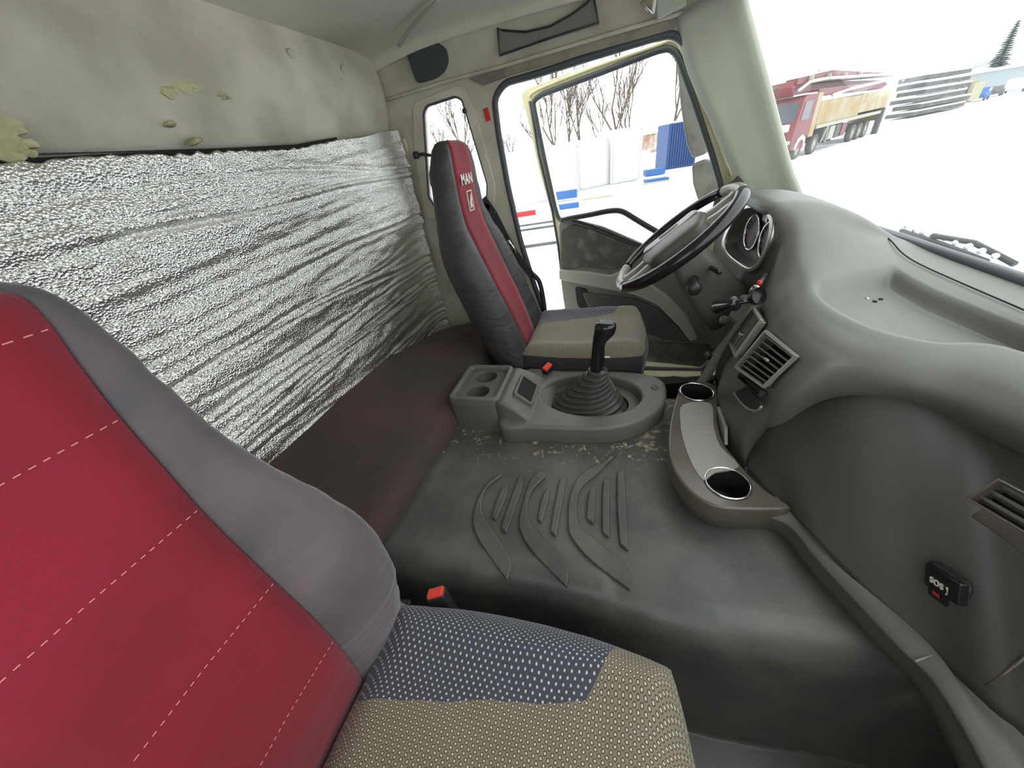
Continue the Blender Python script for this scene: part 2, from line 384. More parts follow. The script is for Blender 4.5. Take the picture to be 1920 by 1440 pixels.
def ell(cx, cy, rx, ry, n=28, rot=0):
    P = []
    for i in range(n):
        a = 2*PI*i/n; x, y = rx*math.cos(a), ry*math.sin(a)
        P.append((cx+x*math.cos(rot)-y*math.sin(rot), cy+x*math.sin(rot)+y*math.cos(rot)))
    return P
def roundpoly(P, r=.05, n=5):
    """round the corners of a 2D polygon"""
    out = []; N = len(P)
    for i in range(N):
        a, b, c = Vector(P[i-1]), Vector(P[i]), Vector(P[(i+1) % N])
        ri = r[i] if isinstance(r, (list, tuple)) else r
        d1, d2 = (a-b), (c-b); k = min(ri, d1.length*.45, d2.length*.45)
        p, q = b+d1.normalized()*k, b+d2.normalized()*k
        for j in range(n+1):
            t = j/n; v = p*(1-t)**2+b*2*t*(1-t)+q*t*t; out.append((v.x, v.y))
    return out
def thing(name, label, cat, loc=(0, 0, 0), group=None, rz=0):
    o = bpy.data.objects.new(name, None); o.empty_display_size = .05; col.objects.link(o); o.location = loc; o.rotation_euler = (0, 0, rz)
    return tag(o, label, cat, group)
def tag(o, label, cat, group=None):
    o['label'] = label; o['category'] = cat
    if group: o['group'] = group
    return o
def st(o, label=None):
    o['kind'] = 'structure'
    if label: o['label'] = label
    return o
def text(name, s, size, fn, m, parent=None, ext=.0006, off=0.):
    cu = bpy.data.curves.new('tmp', 'FONT'); cu.body = s; cu.size = size; cu.extrude = ext; cu.align_x = 'CENTER'; cu.align_y = 'CENTER'; cu.offset = off; cu.space_character = 1.12
    t = bpy.data.objects.new('tmp', cu); col.objects.link(t); dg = bpy.context.evaluated_depsgraph_get(); dg.update()
    me = bpy.data.meshes.new_from_object(t.evaluated_get(dg)); bpy.data.objects.remove(t); bpy.data.curves.remove(cu)
    for v in me.vertices: v.co = Vector(fn(v.co.x, v.co.y, v.co.z))
    me.name = name; me.materials.clear(); o = link(name, me, m, smooth=False)
    return fin(o, parent) if parent is not None else o
def copytree(o, parent=None):
    c = o.copy(); col.objects.link(c)
    if parent is not None: c.parent = parent
    for ch in [x for x in bpy.data.objects if x.parent == o]: copytree(ch, c)
    return c
#@@STRUCT
# ================================================================== THE CAB SHELL
YW = 1.05
# driver's side wall with its door opening and the small rear window
def xz(pts, Y=YW): return [(U(*p, Y=Y).x, U(*p, Y=Y).z) for p in pts]
open_px = [(1262, 62), (1225, 70), (1100, 108), (1000, 140), (945, 155), (926, 185), (934, 250), (952, 350), (975, 450), (1000, 530), (1030, 612)]
op = xz(open_px)+[(-.33, .25), (-.30, .10), (.46, .08), (.55, .3), (.56, .7)]+xz([(1392, 345), (1345, 225), (1305, 125), (1285, 78)])
op = roundpoly(op, .035, 4)
win_px = [(793, 212), (800, 197), (855, 179), (868, 186), (884, 240), (915, 345), (914, 372), (898, 385), (815, 388), (803, 370)]
wo = roundpoly(xz(win_px), .012, 3)
outer = [(-1.07, 1.70), (-1.07, .0), (.62, .0), (.70, .30), (.70, .85), (.62, .98), (.50, 1.22), (.36, 1.53), (.30, 1.70)]
wl = st(plate('wall_left', outer, [op, wo], lambda a, b, t: (a, YW+.02+t, b), .035, M['headtrim'], bev=.004))
ow = [(-x, z) for x, z in []]
opr = roundpoly([(.20, 1.47), (-.44, 1.45), (-.46, 1.3), (-.42, .80), (.50, .74), (.47, .98)], .05, 4)
wr = st(plate('wall_right', outer, [opr], lambda a, b, t: (a, -YW-.02+t, b), .035, M['headtrim']))  # unseen side; opening shrunk to a window to keep light off the floor
# rubber seal round the driver's door opening
def onwall(pts, y): return [Vector((x, y, z)) for x, z in pts]
tube('trim_1', onwall(op, YW+.005), .014, M['seal'], n=8, closed=True)
st(bpy.data.objects['trim_1'])
# rail / crease above the doors
rail = [U(*p, Y=YW-.012) for p in ((706, 193), (780, 170), (850, 149), (930, 128), (1040, 95), (1150, 62), (1250, 33), (1320, 12))]
st(tube('trim_2', rail, .007, M['headtrim'], n=8, flat=1.0))
band = [(U(*p, Y=YW-.01).x, U(*p, Y=YW-.01).z) for p in ((880, 148), (1000, 112), (1150, 68), (1270, 34), (1300, 30), (1260, 55), (1100, 100), (960, 140), (905, 160))]
st(plate('trim_3', band, [], lambda a, b, t: (a, YW-.006+t, b), .008, mat('worn_edge_trim', srgb(140, 134, 116), .7, c2=srgb(110, 104, 92), vscale=12, vdetail=8)))
# small rear window: seal, glass, latch
w1 = thing('window_1', None, None); del w1['label']; del w1['category']; w1['kind'] = 'structure'; w1.location = (-.75, YW, 1.2)
tube('window_seal', onwall(wo, YW), .0085, M['seal'], w1, closed=True, n=8)
prism('pane', onwall(wo, YW+.02), (0, .004, 0), M['sglass'], w1, bevel=0)
o = plate('window_surround', roundpoly(xz([(776, 192), (866, 158), (892, 210), (930, 350), (925, 410), (800, 410), (786, 330), (778, 270)]), .03), [wo], lambda a, b, t: (a, YW-.004+t, b), .008, M['headliner'], w1, bev=.003)
pk = U(780, 291, Y=YW-.03)
box('latch_knob', pk, (.028, .022, .03), M['black'], w1, bevel=.008, seg=3)
tube('latch_arm', [pk, pk+Vector((.03, .01, 0)), U(812, 292, Y=YW-.02)], .007, M['black'], w1)
pk = U(871, 208, Y=YW-.012)
box('hinge_knob', pk, (.02, .016, .018), M['black'], w1, bevel=.006, seg=3)
tube('hinge_strip', [U(*p, Y=YW-.004) for p in ((862, 181), (872, 195), (876, 215), (880, 228))], .006, M['black'], w1)
# pressed panel of the wall under the small window
st(plate('trim_4', roundpoly(xz([(815, 600), (765, 420), (748, 262), (762, 258), (785, 420), (822, 520), (842, 598)]), .02), [], lambda a, b, t: (a, YW-.002+t, b), .008, M['cream'], bev=.002))
b_ = box('trim_5', U(849, 567, Y=YW-.002), (.02, .004, .02), M['seam']); st(b_)
lathe('screw_head', [(0, .006), (.004, .006), (.006, .002), (.007, 0)], U(849, 568, Y=YW-.005), (0, -1, 0), M['steel'], b_, n=10)
# rear wall (upholstered, bulging) and roof
Ys = [-1.05, -.7, -.35, 0, .35, .7, 1.05]
G = [[Vector((x+.010*math.sin(y*2+1)*k, y, z)) for y in Ys] for x, z, k in ((-1.04, 1.72, 0), (-1.025, 1.60, .3), (-1.015, 1.50, 1), (-1.03, 1.40, 1), (-1.055, 1.325, .4), (-1.075, 1.30, 0), (-1.075, .9, 0), (-1.075, 0, 0))]
wb = st(surf('wall_rear', G, M['headliner'], nu=6, nv=5, thick=.03, soff=1))
for k, (px, py, s) in enumerate(((318, 170, .024), (345, 160, .026), (372, 166, .02), (420, 180, .018), (322, 232, .012), (372, 262, .012), (10, 240, .028), (30, 268, .024), (14, 290, .026), (52, 285, .014), (365, 268, .008))):
    c = U(px, py, X=-1.012); P = []
    for i in range(14):
        a = 2*PI*i/14; r = s*(.55+.6*random.random()); P.append(c+Vector((.002*random.random(), r*math.cos(a)*1.1, r*math.sin(a)*.6)))
    V = P+[c+Vector((.012, 0, 0))]+[p-Vector((.02, 0, 0)) for p in P]
    F = [(i, (i+1) % 14, 14) for i in range(14)]+[(i, 15+i, 15+(i+1) % 14, (i+1) % 14) for i in range(14)]
    mk('torn_foam', V, F, M['foam'], wb, smooth=False)
for px, py in ((545, 100), (644, 130)):
    lathe('trim_button', [(0, .007), (.008, .007), (.012, .004), (.013, 0)], U(px, py, X=-1.012), (1, 0, 0), M['headtrim'], wb, n=16)
G = []
for x in (-1.08, -.8, -.4, 0, .36):
    dz = 0 if x < -.3 else 0
    zt = {-1.08: 1.650, -.8: 1.688, -.4: 1.70, 0: 1.69, .36: 1.62}[x]
    G.append([Vector((x, s*1.0*y, z)) for s, y, z in ((-1, 1.056, zt-.075), (-1, 1.04, zt-.035), (-1, .98, zt-.012), (-1, .8, zt+.0), (1, 0, zt+.0), (1, .8, zt+.0), (1, .98, zt-.012), (1, 1.04, zt-.035), (1, 1.056, zt-.075))])
st(surf('ceiling', G, M['ceil'], nu=5, nv=5, thick=.03, soff=1))
seam = [U(px, py, Z=z_) for px, py, z_ in ((822, 0, 1.652), (790, 30, 1.646), (765, 60, 1.632), (748, 86, 1.612))]
st(tube('trim_6', cr(seam, 4), .008, mat('roof_seam', srgb(172, 168, 152), .9), n=8, flat=.6))
hd = box('trim_7', (.345, 0, 1.56), (.07, 2.1, .09), M['headtrim'], bevel=.02, seg=3); st(hd)
# left and right A pillars
for sg, nm in ((1, 'trim_8'), (-1, 'trim_9')):
    rowsP = []
    for (xo, zo), (xw, zw) in (((.17, 1.52), (.335, 1.56)), ((.24, 1.36), (.42, 1.39)), ((.35, 1.18), (.505, 1.22)), ((.46, .99), (.60, 1.03)), ((.53, .84), (.66, .93)), ((.56, .6), (.72, .80))):
        rowsP.append([Vector((xo-.01, sg*1.062, zo)), Vector((xo+.008, sg*1.035, zo)), Vector((xo*.72+xw*.28, sg*1.02, zo*.72+zw*.28)), Vector((xo*.35+xw*.65, sg*.995, zo*.35+zw*.65)), Vector((xw-.006, sg*.965, zw)), Vector((xw-.004, sg*1.03, zw+.004))])
    st(surf(nm, rowsP, M['pillar'], nu=4, nv=4, thick=.012, soff=0))
# windscreen
G = []
for z, x, xe in ((1.56, .345, .335), (1.39, .47, .42), (1.22, .575, .505), (1.05, .68, .60), (.92, .755, .67), (.82, .815, .72)):
    G.append([Vector((xe, -1.0, z)), Vector((x-.03, -.8, z)), Vector((x, -.4, z)), Vector((x+.005, 0, z)), Vector((x, .4, z)), Vector((x-.03, .8, z)), Vector((xe, 1.0, z))])
w2 = surf('window_2', G, M['wglass'], nu=4, nv=4, thick=0); st(w2)
P = [Vector((.715, 1.0, .838)), Vector((.785, .8, .838)), Vector((.803, .4, .838)), Vector((.808, 0, .838)), Vector((.803, -.4, .838)), Vector((.785, -.8, .838)), Vector((.715, -1.0, .838))]
tube('lower_seal', cr(P, 4), .016, M['seal'], w2)
wp = thing('windscreen_wiper', 'snow-covered wiper lying outside along the foot of the windscreen', 'wiper', (.9, .5, .86))
wpx = [U(1690, 432, X=.86), U(1745, 450, X=.86), U(1800, 470, X=.86), U(1850, 490, X=.86)]
tube('blade', wpx, .006, M['black'], wp); tube('arm', [wpx[1]+Vector((0, 0, .012)), wpx[2]+Vector((.02, 0, .018)), wpx[3]+Vector((.03, -.03, 0))], .007, M['black'], wp)
for k in range(9):
    c = wpx[0].lerp(wpx[3], k/8)+Vector((.01, 0, .012)); s = .006+.007*random.random()
    lathe('snow_lump', [(0, s), (s*.8, s*.6), (s, 0), (s*.8, -s*.6), (0, -s)], c, (0, 0, 1), M['snow'], wp, n=8)
# floor, engine tunnel mat
st(box('floor', (-.2, 0, -.035), (1.9, 2.12, .08), M['black'], bevel=0))
def tun(x, y):
    h = .385
    ya = abs(y); e = .40+.01*math.sin(x*9)
    r = .07
    if ya > e-r:
        q = min(1, (ya-(e-r))/r); h = .385-r*(1-math.sqrt(max(0, 1-q*q)))
        if q >= 1: h = .385-r-(ya-e)*6.
    h += .012*math.exp(-((x+.56)/.04)**2)
    h += .010*math.exp(-((ya-.36)/.05)**2)*(1 if x < 0 else .3)
    return max(.02, h)
xs = [-1.0+1.70*i/96 for i in range(97)]; ys = []
y = -.60
while y < .601:
    ys.append(y); y += .004 if .30 < abs(y) < .47 else .012
V = []; F = []
for x in xs:
    for y in ys:
        z = tun(x, y)
        V.append((x, y if z > .021 else y, z))
n_ = len(ys)
F = [(i*n_+j, i*n_+j+1, (i+1)*n_+j+1, (i+1)*n_+j) for i in range(len(xs)-1) for j in range(n_-1)]
tm = mk('floor_mat', V, F, M['floor'], smooth=True)
tag(tm, 'grey rubber mat moulded over the engine tunnel between the seats', 'floor mat')
def rib(pts, z=.3865, h=.009, w=None):
    P = [U(x, y, Z=z) for x, y in pts]
    prism('rib', P, (0, 0, h), M['floor'], tm, bevel=.0038)
# long swept chevrons (outer edge then inner edge) and short bars, read off the mat
def c2(L, n=4): return [(v.x, v.y) for v in cr([(a, b, 0) for a, b in L], n)]
rib(c2([(932, 893), (906, 920), (893, 950), (888, 980), (895, 1008), (918, 1045), (952, 1092)])+c2([(960, 1065), (955, 1045), (930, 1005), (908, 970), (904, 945), (915, 915), (944, 893)]))
rib(c2([(1020, 882), (1000, 895), (988, 920), (980, 950), (974, 980), (980, 1008), (1010, 1050), (1064, 1106)])+c2([(1067, 1075), (1055, 1050), (1020, 1015), (994, 980), (990, 950), (1000, 920), (1025, 895)]))
rib(c2([(1128, 870), (1100, 885), (1080, 905), (1068, 940), (1066, 980), (1072, 1010), (1110, 1055), (1182, 1110)])+c2([(1180, 1080), (1165, 1058), (1115, 1015), (1085, 985), (1083, 940), (1092, 915), (1115, 895), (1160, 850)]))
for bar in ([(942, 916), (954, 912), (950, 935), (931, 978), (922, 972), (930, 945)], [(972, 898), (983, 893), (978, 925), (950, 1003), (940, 993), (950, 960)],
            [(1022, 922), (1032, 918), (1028, 945), (1016, 984), (1008, 976), (1014, 945)], [(1050, 900), (1063, 896), (1056, 940), (1043, 1009), (1032, 998), (1038, 960)],
            [(1106, 920), (1118, 916), (1114, 985), (1100, 975), (1101, 945)], [(1131, 905), (1144, 897), (1143, 1012), (1129, 1000), (1129, 940)],
            [(1157, 888), (1171, 880), (1179, 1036), (1162, 1022), (1157, 960)]):
    rib(bar)
#@@FOIL
# ------------------------------------------------------------------ foil insulation sheet
def foil():
    ny, nz = 170, 260; V = []; F = []; rl = random.Random(4)
    lines = [(rl.uniform(.42, 1.26), rl.uniform(-.06, .05), rl.uniform(-1.0, .9), rl.uniform(.25, .9), rl.uniform(.004, .010)) for _ in range(34)]
    for j in range(nz+1):
        t = j/nz
        for i in range(ny+1):
            s = i/ny; Y = -1.04+2.075*s
            top = 1.312+.008*noise.noise(Vector((Y*6, 0, 3)))-.014*abs(noise.noise(Vector((Y*22, 0, 9))))*(1 if Y < .6 else .2)+(max(0, Y-.35)*.085)
            bot = .38
            z = bot+(top-bot)*t
            fold = abs(noise.noise(Vector((Y*1.1, z*16-Y*1.0, 1.3))))
            f2 = noise.noise(Vector((Y*2.2, z*7-Y*.5, 7.7)))
            x = -1.036+.014*f2+.012*fold+.006*abs(noise.noise(Vector((Y*1.6, z*34-Y*3.0, 4.3))))+.004*noise.noise(Vector((Y*14, z*40, 2)))
            for z0, sl, yc, hl, dp in lines:
                if abs(Y-yc) < hl:
                    dz = z-(z0+sl*(Y-yc)+.006*math.sin(Y*7+z0*30))
                    if abs(dz) < .03: x += dp*(-math.exp(-(dz/.0055)**2)+.7*math.exp(-((dz-.014)/.009)**2))*math.sqrt(1-abs(Y-yc)/hl)
            if t > .93: x += .012*(t-.93)/.07*noise.noise(Vector((Y*18, 1, 1)))
            if Y > .95: x += (Y-.95)**2*3
            V.append((x+.030, Y if Y < 1.03 else 1.03, z))
    n = ny+1
    F = [(j*n+i, j*n+i+1, (j+1)*n+i+1, (j+1)*n+i) for j in range(nz) for i in range(ny)]
    o = mk('foil_insulation', V, F, M['foil'], smooth=True, solid=.004, soff=1)
    tag(o, 'crumpled silver foil insulation sheet covering the rear wall above the bunk', 'insulation')
    for px, py, s in ((425, 437, .018), (436, 687, .022)):
        c = U(px, py, X=-1.0); P = []
        for i in range(9):
            a = 2*PI*i/9; r = s*(.4+.8*random.random()); P.append(c+Vector((0, r*math.cos(a)*1.2, r*math.sin(a)*.6)))
        prism('torn_patch', P, (.002, 0, 0), M['foam'], o, bevel=0)
foil()
# ------------------------------------------------------------------ bunk mattress
def mattress():
    rings = []; N = 60
    for i in range(N+1):
        Y = -1.02+2.05*i/N
        top = .475+.01*math.sin(Y*4)-.03*max(0, Y-.45)/.6
        back = top+.045-.09*max(0, min(1, (Y-.25)/.7))
        front = -.565+.02*math.sin(Y*2.2)+(-.05*max(0, Y-.25))
        ed = min(1, min(i, N-i)/2.5); ed = math.sqrt(1-(1-ed)**2)*.06
        zc = .33
        R = []
        prof = [(-1.035, zc), (-1.04, back-.01), (-1.0, back), (-.9, back*.6+top*.4+.004), (-.75, top+.006), (front-.06, top), (front-.02, top-.008), (front, top-.03), (front+.008, top-.06), (front+.004, zc+.02), (front-.02, zc-.02), (-.8, zc-.02)]
        for x, z in cr([(a, 0, b) for a, b in prof], 3, True) and [(v.x, v.z) for v in cr([(a, 0, b) for a, b in prof], 3, True)]:
            z2 = z-(.06-ed) if z > .38 else z
            nz_ = .003*noise.noise(Vector((x*9, Y*9, 0)))
            R.append(Vector((x, Y, z2+nz_)))
        rings.append(R)
    o = loft('bunk_mattress', rings, M['matt'])
    tag(o, 'dark brown cloth bunk mattress along the rear wall', 'mattress')
mattress()
st(prism('foil_gap_shade', [V for V in (Vector((-1.028, -.75, 1.24)), Vector((-1.028, .62, 1.26)), Vector((-1.028, .62, 1.345)), Vector((-1.028, .4, 1.325)), Vector((-1.028, -.75, 1.305)))], (.008, 0, 0), M['hole'], bevel=0))  # black strip paints the shade in the gap above the foil
st(box('trim_10', (-.80, 0, .16), (.46, 2.06, .30), M['doordark'], bevel=.01))
#@@SEATS
# ------------------------------------------------------------------ seats
def seat(name, label, yc, stations, rh, m_side, recl_y, mirror_words, cush_x0, cush_x1, cush_z, cush_w=.245, stitches=(), group='suspension seats'):
    t = thing(name, label, 'seat', (-.15, yc, .05), group)
    # back
    rings_c = []; rings_s = []
    def ring(xf, z, tilt, w_, th, bol, rhh, dy):
        ax = Vector((math.cos(tilt), 0, math.sin(tilt)))      # forward normal of the back
        base = Vector((xf, yc+dy, z))
        def pt(y, d): return base+Vector((0, y, 0))+ax*d
        C = [pt(y*rhh, -.004*(1-abs(y))) for y in (-1, -.66, -.33, 0, .33, .66, 1)]
        S = []
        qs = (0, .15, .35, .55, .75, .88, .96, 1.)
        def fd(q): return bol*math.sin(min(1, q*1.15)*PI*.62) - (th*.5)*(1-(max(0, 1-q**5))**.5)
        up = [pt(rhh+(w_-rhh)*q, fd(q)) for q in qs]
        bk = []
        for q in (.97, .85, .6, .3, 0, -.3, -.6, -.85, -.97):
            bk.append(pt(w_*q, -th+th*.5*(abs(q)**5)*.9))
        dn = [pt(-(rhh+(w_-rhh)*q), fd(q)) for q in reversed(qs)]
        return C, up+bk+dn
    for s_ in stations:
        C, S = ring(*s_); rings_c.append(C); rings_s.append(S)
    # smooth along height
    def dens(R, n=5):
        colsR = list(zip(*R)); colsR = [cr(c, n) for c in colsR]; return [list(r) for r in zip(*colsR)]
    RC, RS = dens(rings_c), dens(rings_s)
    for i, r in enumerate(RS):   # cloth wrinkles on the side covers
        for k, v in enumerate(r):
            if 2 < k < len(r)-3:
                f = noise.noise(Vector((v.x*9+v.y*14, v.z*26+v.y*16, yc*5)))+.6*noise.noise(Vector((v.y*30, v.z*60+v.y*40, yc)))
                v.x += .0045*f; v.y += .0012*f
    sc_ = loft('side_cover', RS, m_side, t, caps=False, close=False, solid=.004, soff=-1)
    top = RS[-1]+RC[-1][1:-1]
    V = [sum(top, Vector())/len(top)]+list(top); n = len(top)
    cp = loft('centre_panel', RC, M['red'], t, caps=False, close=False, solid=.004, soff=0)
    mk('top_cover', RS[-1]+[sum(RS[-1], Vector())/len(RS[-1])], [(i, (i+1) % len(RS[-1]), len(RS[-1])) for i in range(len(RS[-1]))], M['red'], t, smooth=True)
    # seams and stitches
    for zz in stitches:
        best = min(range(len(RC)), key=lambda i: abs(RC[i][3].z-zz)); r = cr(RC[best], 8)
        mb = MB(); k = 0
        while k < len(r)-2:
            mb.tube([r[k]+Vector((.0025, 0, 0)), r[k+1]+Vector((.0025, 0, 0))], .00055, 4); k += 2 if (k//2) % 1 == 0 else 1
        q = mb.build('stitching', M['stitch'], cp); q['kind'] = 'stuff'
    # cushion
    L_ = cush_x1-cush_x0; xc = (cush_x0+cush_x1)/2
    nx, ny = 56, 48; Vc = []; Fc = []
    for layer in (0, 1):
        for i in range(nx+1):
            for j in range(ny+1):
                a = -1+2*i/nx; b = -1+2*j/ny
                # squircle mapping
                x_ = a*math.sqrt(1-.22*b*b*(1 if a > 0 else .3)); y_ = b*math.sqrt(1-.24*a*a)
                e = max(abs(a), abs(b)); k = max(0, (e-.72)/.28)
                if layer == 0:
                    z = cush_z-.085*(1-math.sqrt(max(0, 1-k*k)))
                    z += .020*math.exp(-((abs(y_)-.80)/.22)**2)*(1 if abs(y_) < .98 else .8)+.014*max(0, a)
                    z += .0025*noise.noise(Vector((x_*5, y_*5, yc)))
                    if k > 0: pass
                else:
                    z = cush_z-.15
                    x_ *= .97; y_ *= .97
                Vc.append((xc+x_*L_/2-xc, y_*cush_w, z-cush_z))
    w_ = ny+1; off = (nx+1)*w_
    for i in range(nx):
        for j in range(ny):
            Fc.append((i*w_+j, i*w_+j+1, (i+1)*w_+j+1, (i+1)*w_+j)); Fc.append((off+i*w_+j, off+(i+1)*w_+j, off+(i+1)*w_+j+1, off+i*w_+j+1))
    for i in range(nx):
        for j in (0, ny): Fc.append((i*w_+j, (i+1)*w_+j, off+(i+1)*w_+j, off+i*w_+j))
    for j in range(ny):
        for i in (0, nx): Fc.append((i*w_+j, i*w_+j+1, off+i*w_+j+1, off+i*w_+j))
    cu = mk('cushion', Vc, Fc, M['cush'] if yc < 0 else M['cush2'], None, smooth=True)
    cu.location = (xc, yc, cush_z); fin(cu, t)
    # pan and pedestal
    loft('seat_pan', [[Vector((xc+sx*L_/2*f, yc+sy*cush_w*f, z)) for sx, sy in rr2(-1, -1, 1, 1, .25, 5)] for z, f in ((cush_z-.20, .82), (cush_z-.14, .90), (cush_z-.12, .90))], M['black'], t)
    loft('pedestal', [[Vector((xc+sx*L_/2*f, yc+sy*cush_w*f, z)) for sx, sy in rr2(-1, -1, 1, 1, .2, 5)] for z, f in ((.02, .62), (.08, .6), (.14, .52), (.2, .6), (cush_z-.20, .7))], M['rubber'], t)
    return t, RC, RS
# station: front x, z, tilt, half width, thickness, bolster, red half width, dy
drv_st = [(-.385, .43, .25, .235, .15, .035, .085, 0), (-.405, .52, .25, .235, .16, .035, .09, 0), (-.45, .66, .27, .235, .165, .035, .10, 0), (-.50, .80, .22, .235, .16, .03, .10, 0),
          (-.54, .92, .2, .225, .145, .022, .10, 0), (-.565, 1.0, .15, .19, .125, .012, .10, 0), (-.575, 1.08, .05, .16, .11, .008, .095, 0), (-.575, 1.17, 0, .15, .105, .006, .095, 0), (-.575, 1.235, 0, .135, .085, .002, .09, 0), (-.585, 1.265, 0, .11, .06, 0, .075, 0), (-.60, 1.275, 0, .08, .03, 0, .055, 0)]
ds, RC, RS = seat('driver_seat', 'driver seat behind the steering wheel, white lettering on its red stripe', .70, drv_st, .1, M['darkvel'], 0, '', -.40, .135, .515)
# lettering and emblem on the driver's head restraint
hx = -.572
def onhead(a, b, t): return (hx+.002+t, .705+a, 1.165+b)
def fm(z): return lambda a, b, t: (-.5655+t+(z-1.14)*.0+(.0 if z > 1.1 else -.002), .692+a, z+b)
text('lettering', 'MAN', .050, fm(1.148), M['white'], ds, off=.0010)
mb = MB(); zc = 1.075; hx2 = -.567
for a, b, s1, s2 in ((0, .034, .05, .003), (0, -.034, .05, .003), (-.0245, 0, .003, .068), (.0245, 0, .003, .068)): mb.box((hx2, .694+a, zc+b), (.003, s1, s2))
mb.build('emblem_frame', M['white'], ds)
lion = [(-.014, -.026), (-.008, -.02), (-.010, -.008), (-.004, .002), (.004, .010), (.008, .022), (.013, .018), (.012, .010), (.016, .004), (.008, .000), (.006, -.010), (.012, -.022), (.004, -.026), (-.001, -.014), (-.004, -.018), (-.006, -.027)]
prism('emblem_lion', [Vector((hx2, .694+a, zc+b)) for a, b in lion], (.002, 0, 0), M['white'], ds, bevel=0)
# buckle, lever and bits on the driver's seat
def buckle(c, R, parent, s=1.):
    o = box('buckle', c, (.034*s, .022*s, .062*s), M['black'], parent, R=R, bevel=.004)
    top = Vector(c)+R @ Vector((0, 0, .030*s))
    b2 = box('release_button', top, (.030*s, .018*s, .012*s), M['orange'], o, R=R, bevel=.003); b2['label'] = 'red release button'
    return o
buckle(U(1028, 700, Y=.43), eul(math.radians(10), math.radians(-15), math.radians(60)), ds, 1.3)
tube('arm_lever', [U(1000, 515, Y=.96), U(1012, 530, Y=.97), U(1020, 570, Y=.96), U(1022, 600, Y=.95)], .012, M['black'], ds, sm=4)
# seat belt on the B pillar
bl = thing('seat_belt', 'black seat belt with metal tongue hanging behind the driver seat', 'seat belt', (-.5, 1.0, .9))
P = [U(905, 372, Y=1.0), U(925, 400, Y=1.0), U(945, 440, Y=.99), U(965, 475, Y=.98), U(1000, 520, Y=.97)]
mb = MB()
for a, b in zip(P[:-1], P[1:]):
    d = (b-a); s = Vector((d.z, 0, -d.x)).normalized()*.018
    mb.add([a-s, a+s, b+s, b-s, a-s+Vector((0, .003, 0)), a+s+Vector((0, .003, 0)), b+s+Vector((0, .003, 0)), b-s+Vector((0, .003, 0))], [(0, 1, 2, 3), (7, 6, 5, 4), (0, 4, 5, 1), (2, 6, 7, 3), (1, 5, 6, 2), (0, 3, 7, 4)])
mb.build('webbing', M['belt'], bl)
box('guide', U(912, 385, Y=1.01), (.05, .02, .03), M['black'], bl, R=eul(0, .6, 0), bevel=.005)
box('tongue', U(957, 460, Y=.965), (.022, .006, .05), M['chrome'], bl, R=eul(0, -.5, 0), bevel=.002)
tube('tongue_hook', [U(952, 452, Y=.96), U(962, 462, Y=.96), U(968, 476, Y=.96)], .004, M['chrome'], bl)
box('anchor_clip', U(1024, 617, Y=.94), (.008, .008, .008), M['chrome'], bl)
rt_ = box('red_tag', U(913, 215, Y=YW-.004), (.022, .006, .045), M['redtag'], R=eul(0, -.15, 0), bevel=.001)
tag(rt_, 'small red tag stuck on the pillar beside the small window', 'tag')
# passenger seat
pas_st = [(-.43, .42, .1, .215, .13, .03, .085, 0), (-.415, .50, .1, .235, .13, .035, .088, 0), (-.405, .60, .08, .245, .13, .04, .09, 0), (-.41, .70, .12, .245, .13, .04, .093, 0), (-.425, .80, .2, .225, .125, .03, .095, 0),
          (-.445, .90, .2, .195, .115, .022, .10, 0), (-.46, .98, .15, .178, .105, .014, .108, 0), (-.47, 1.05, .12, .172, .10, .01, .115, 0), (-.475, 1.10, .1, .168, .095, .006, .122, 0), (-.48, 1.135, .05, .162, .08, .002, .128, 0), (-.488, 1.158, 0, .152, .06, 0, .128, 0), (-.50, 1.172, 0, .13, .03, 0, .11, 0)]
ps, RC, RS = seat('passenger_seat', 'passenger seat in the foreground with broad red panel and grey side bolster', -.71, pas_st, .1, M['greyvel'], 0, '', -.43, .14, .49, stitches=(.62, .775, .915, 1.035, 1.13))
c0 = U(826, 1126, Z=.47)
buckle(c0+Vector((0, .0, -.02)), eul(math.radians(-15), math.radians(-12), math.radians(20)), ps, 1.15)
tube('tilt_rod', [U(712, 1108, Z=.36), U(800, 1168, Z=.36)], .008, M['steel'], ps)
tube('tilt_rod', [U(705, 1140, Z=.36), U(770, 1185, Z=.36)], .006, M['steel'], ps)
box('recliner_bracket', U(735, 1145, Z=.34), (.10, .03, .05), M['black'], ps, R=eul(0, 0, .2))
#@@CONSOLE
# ------------------------------------------------------------------ gear console
gc = thing('gear_console', 'grey plastic console with cup holders around the gear lever', 'console', (-.2, .27, .385))
zb = .384
base_px = [(862, 800), (925, 826), (1000, 830), (1080, 829), (1140, 824), (1195, 805), (1232, 775), (1241, 750), (1225, 730), (1180, 716), (1100, 712), (1020, 716), (990, 710), (900, 690)]
out = [(U(*p, Z=zb).x, U(*p, Z=zb).y) for p in base_px]
out = [(-.375, .10), (-.26, .088), (-.10, .095), (0, .11), (.08, .15), (.145, .22), (.172, .30), (.17, .38), (.13, .42), (.06, .44), (-.06, .445), (-.20, .44), (-.375, .43)]
out = [(v.x, v.y) for v in cr([(a, b, 0) for a, b in out], 4, True)]
oval = ell(-.085, .29, .175, .125, 32, 0)
plate('console_body', out, [oval], lambda a, b, t: (a, b, zb+.032+t-.008*(1 if False else 0)), .05, M['console'], gc, bev=.012)
oval2 = ell(-.095, .285, .145, .098, 32, 0)
plate('recess_floor', ell(-.085, .29, .176, .126, 32), [oval2], lambda a, b, t: (a, b, zb+.020+t), .012, M['console'], gc, bev=.002)
plate('recess_bottom', ell(-.09, .288, .16, .11, 32), [], lambda a, b, t: (a, b, zb+.006+t), .006, M['hole'], gc)
cn = lathe('screw_cover', [(0, .004), (.010, .004), (.013, 0)], (.135, .335, zb+.070), (0, 0, 1), M['dashdark'], gc, n=16)
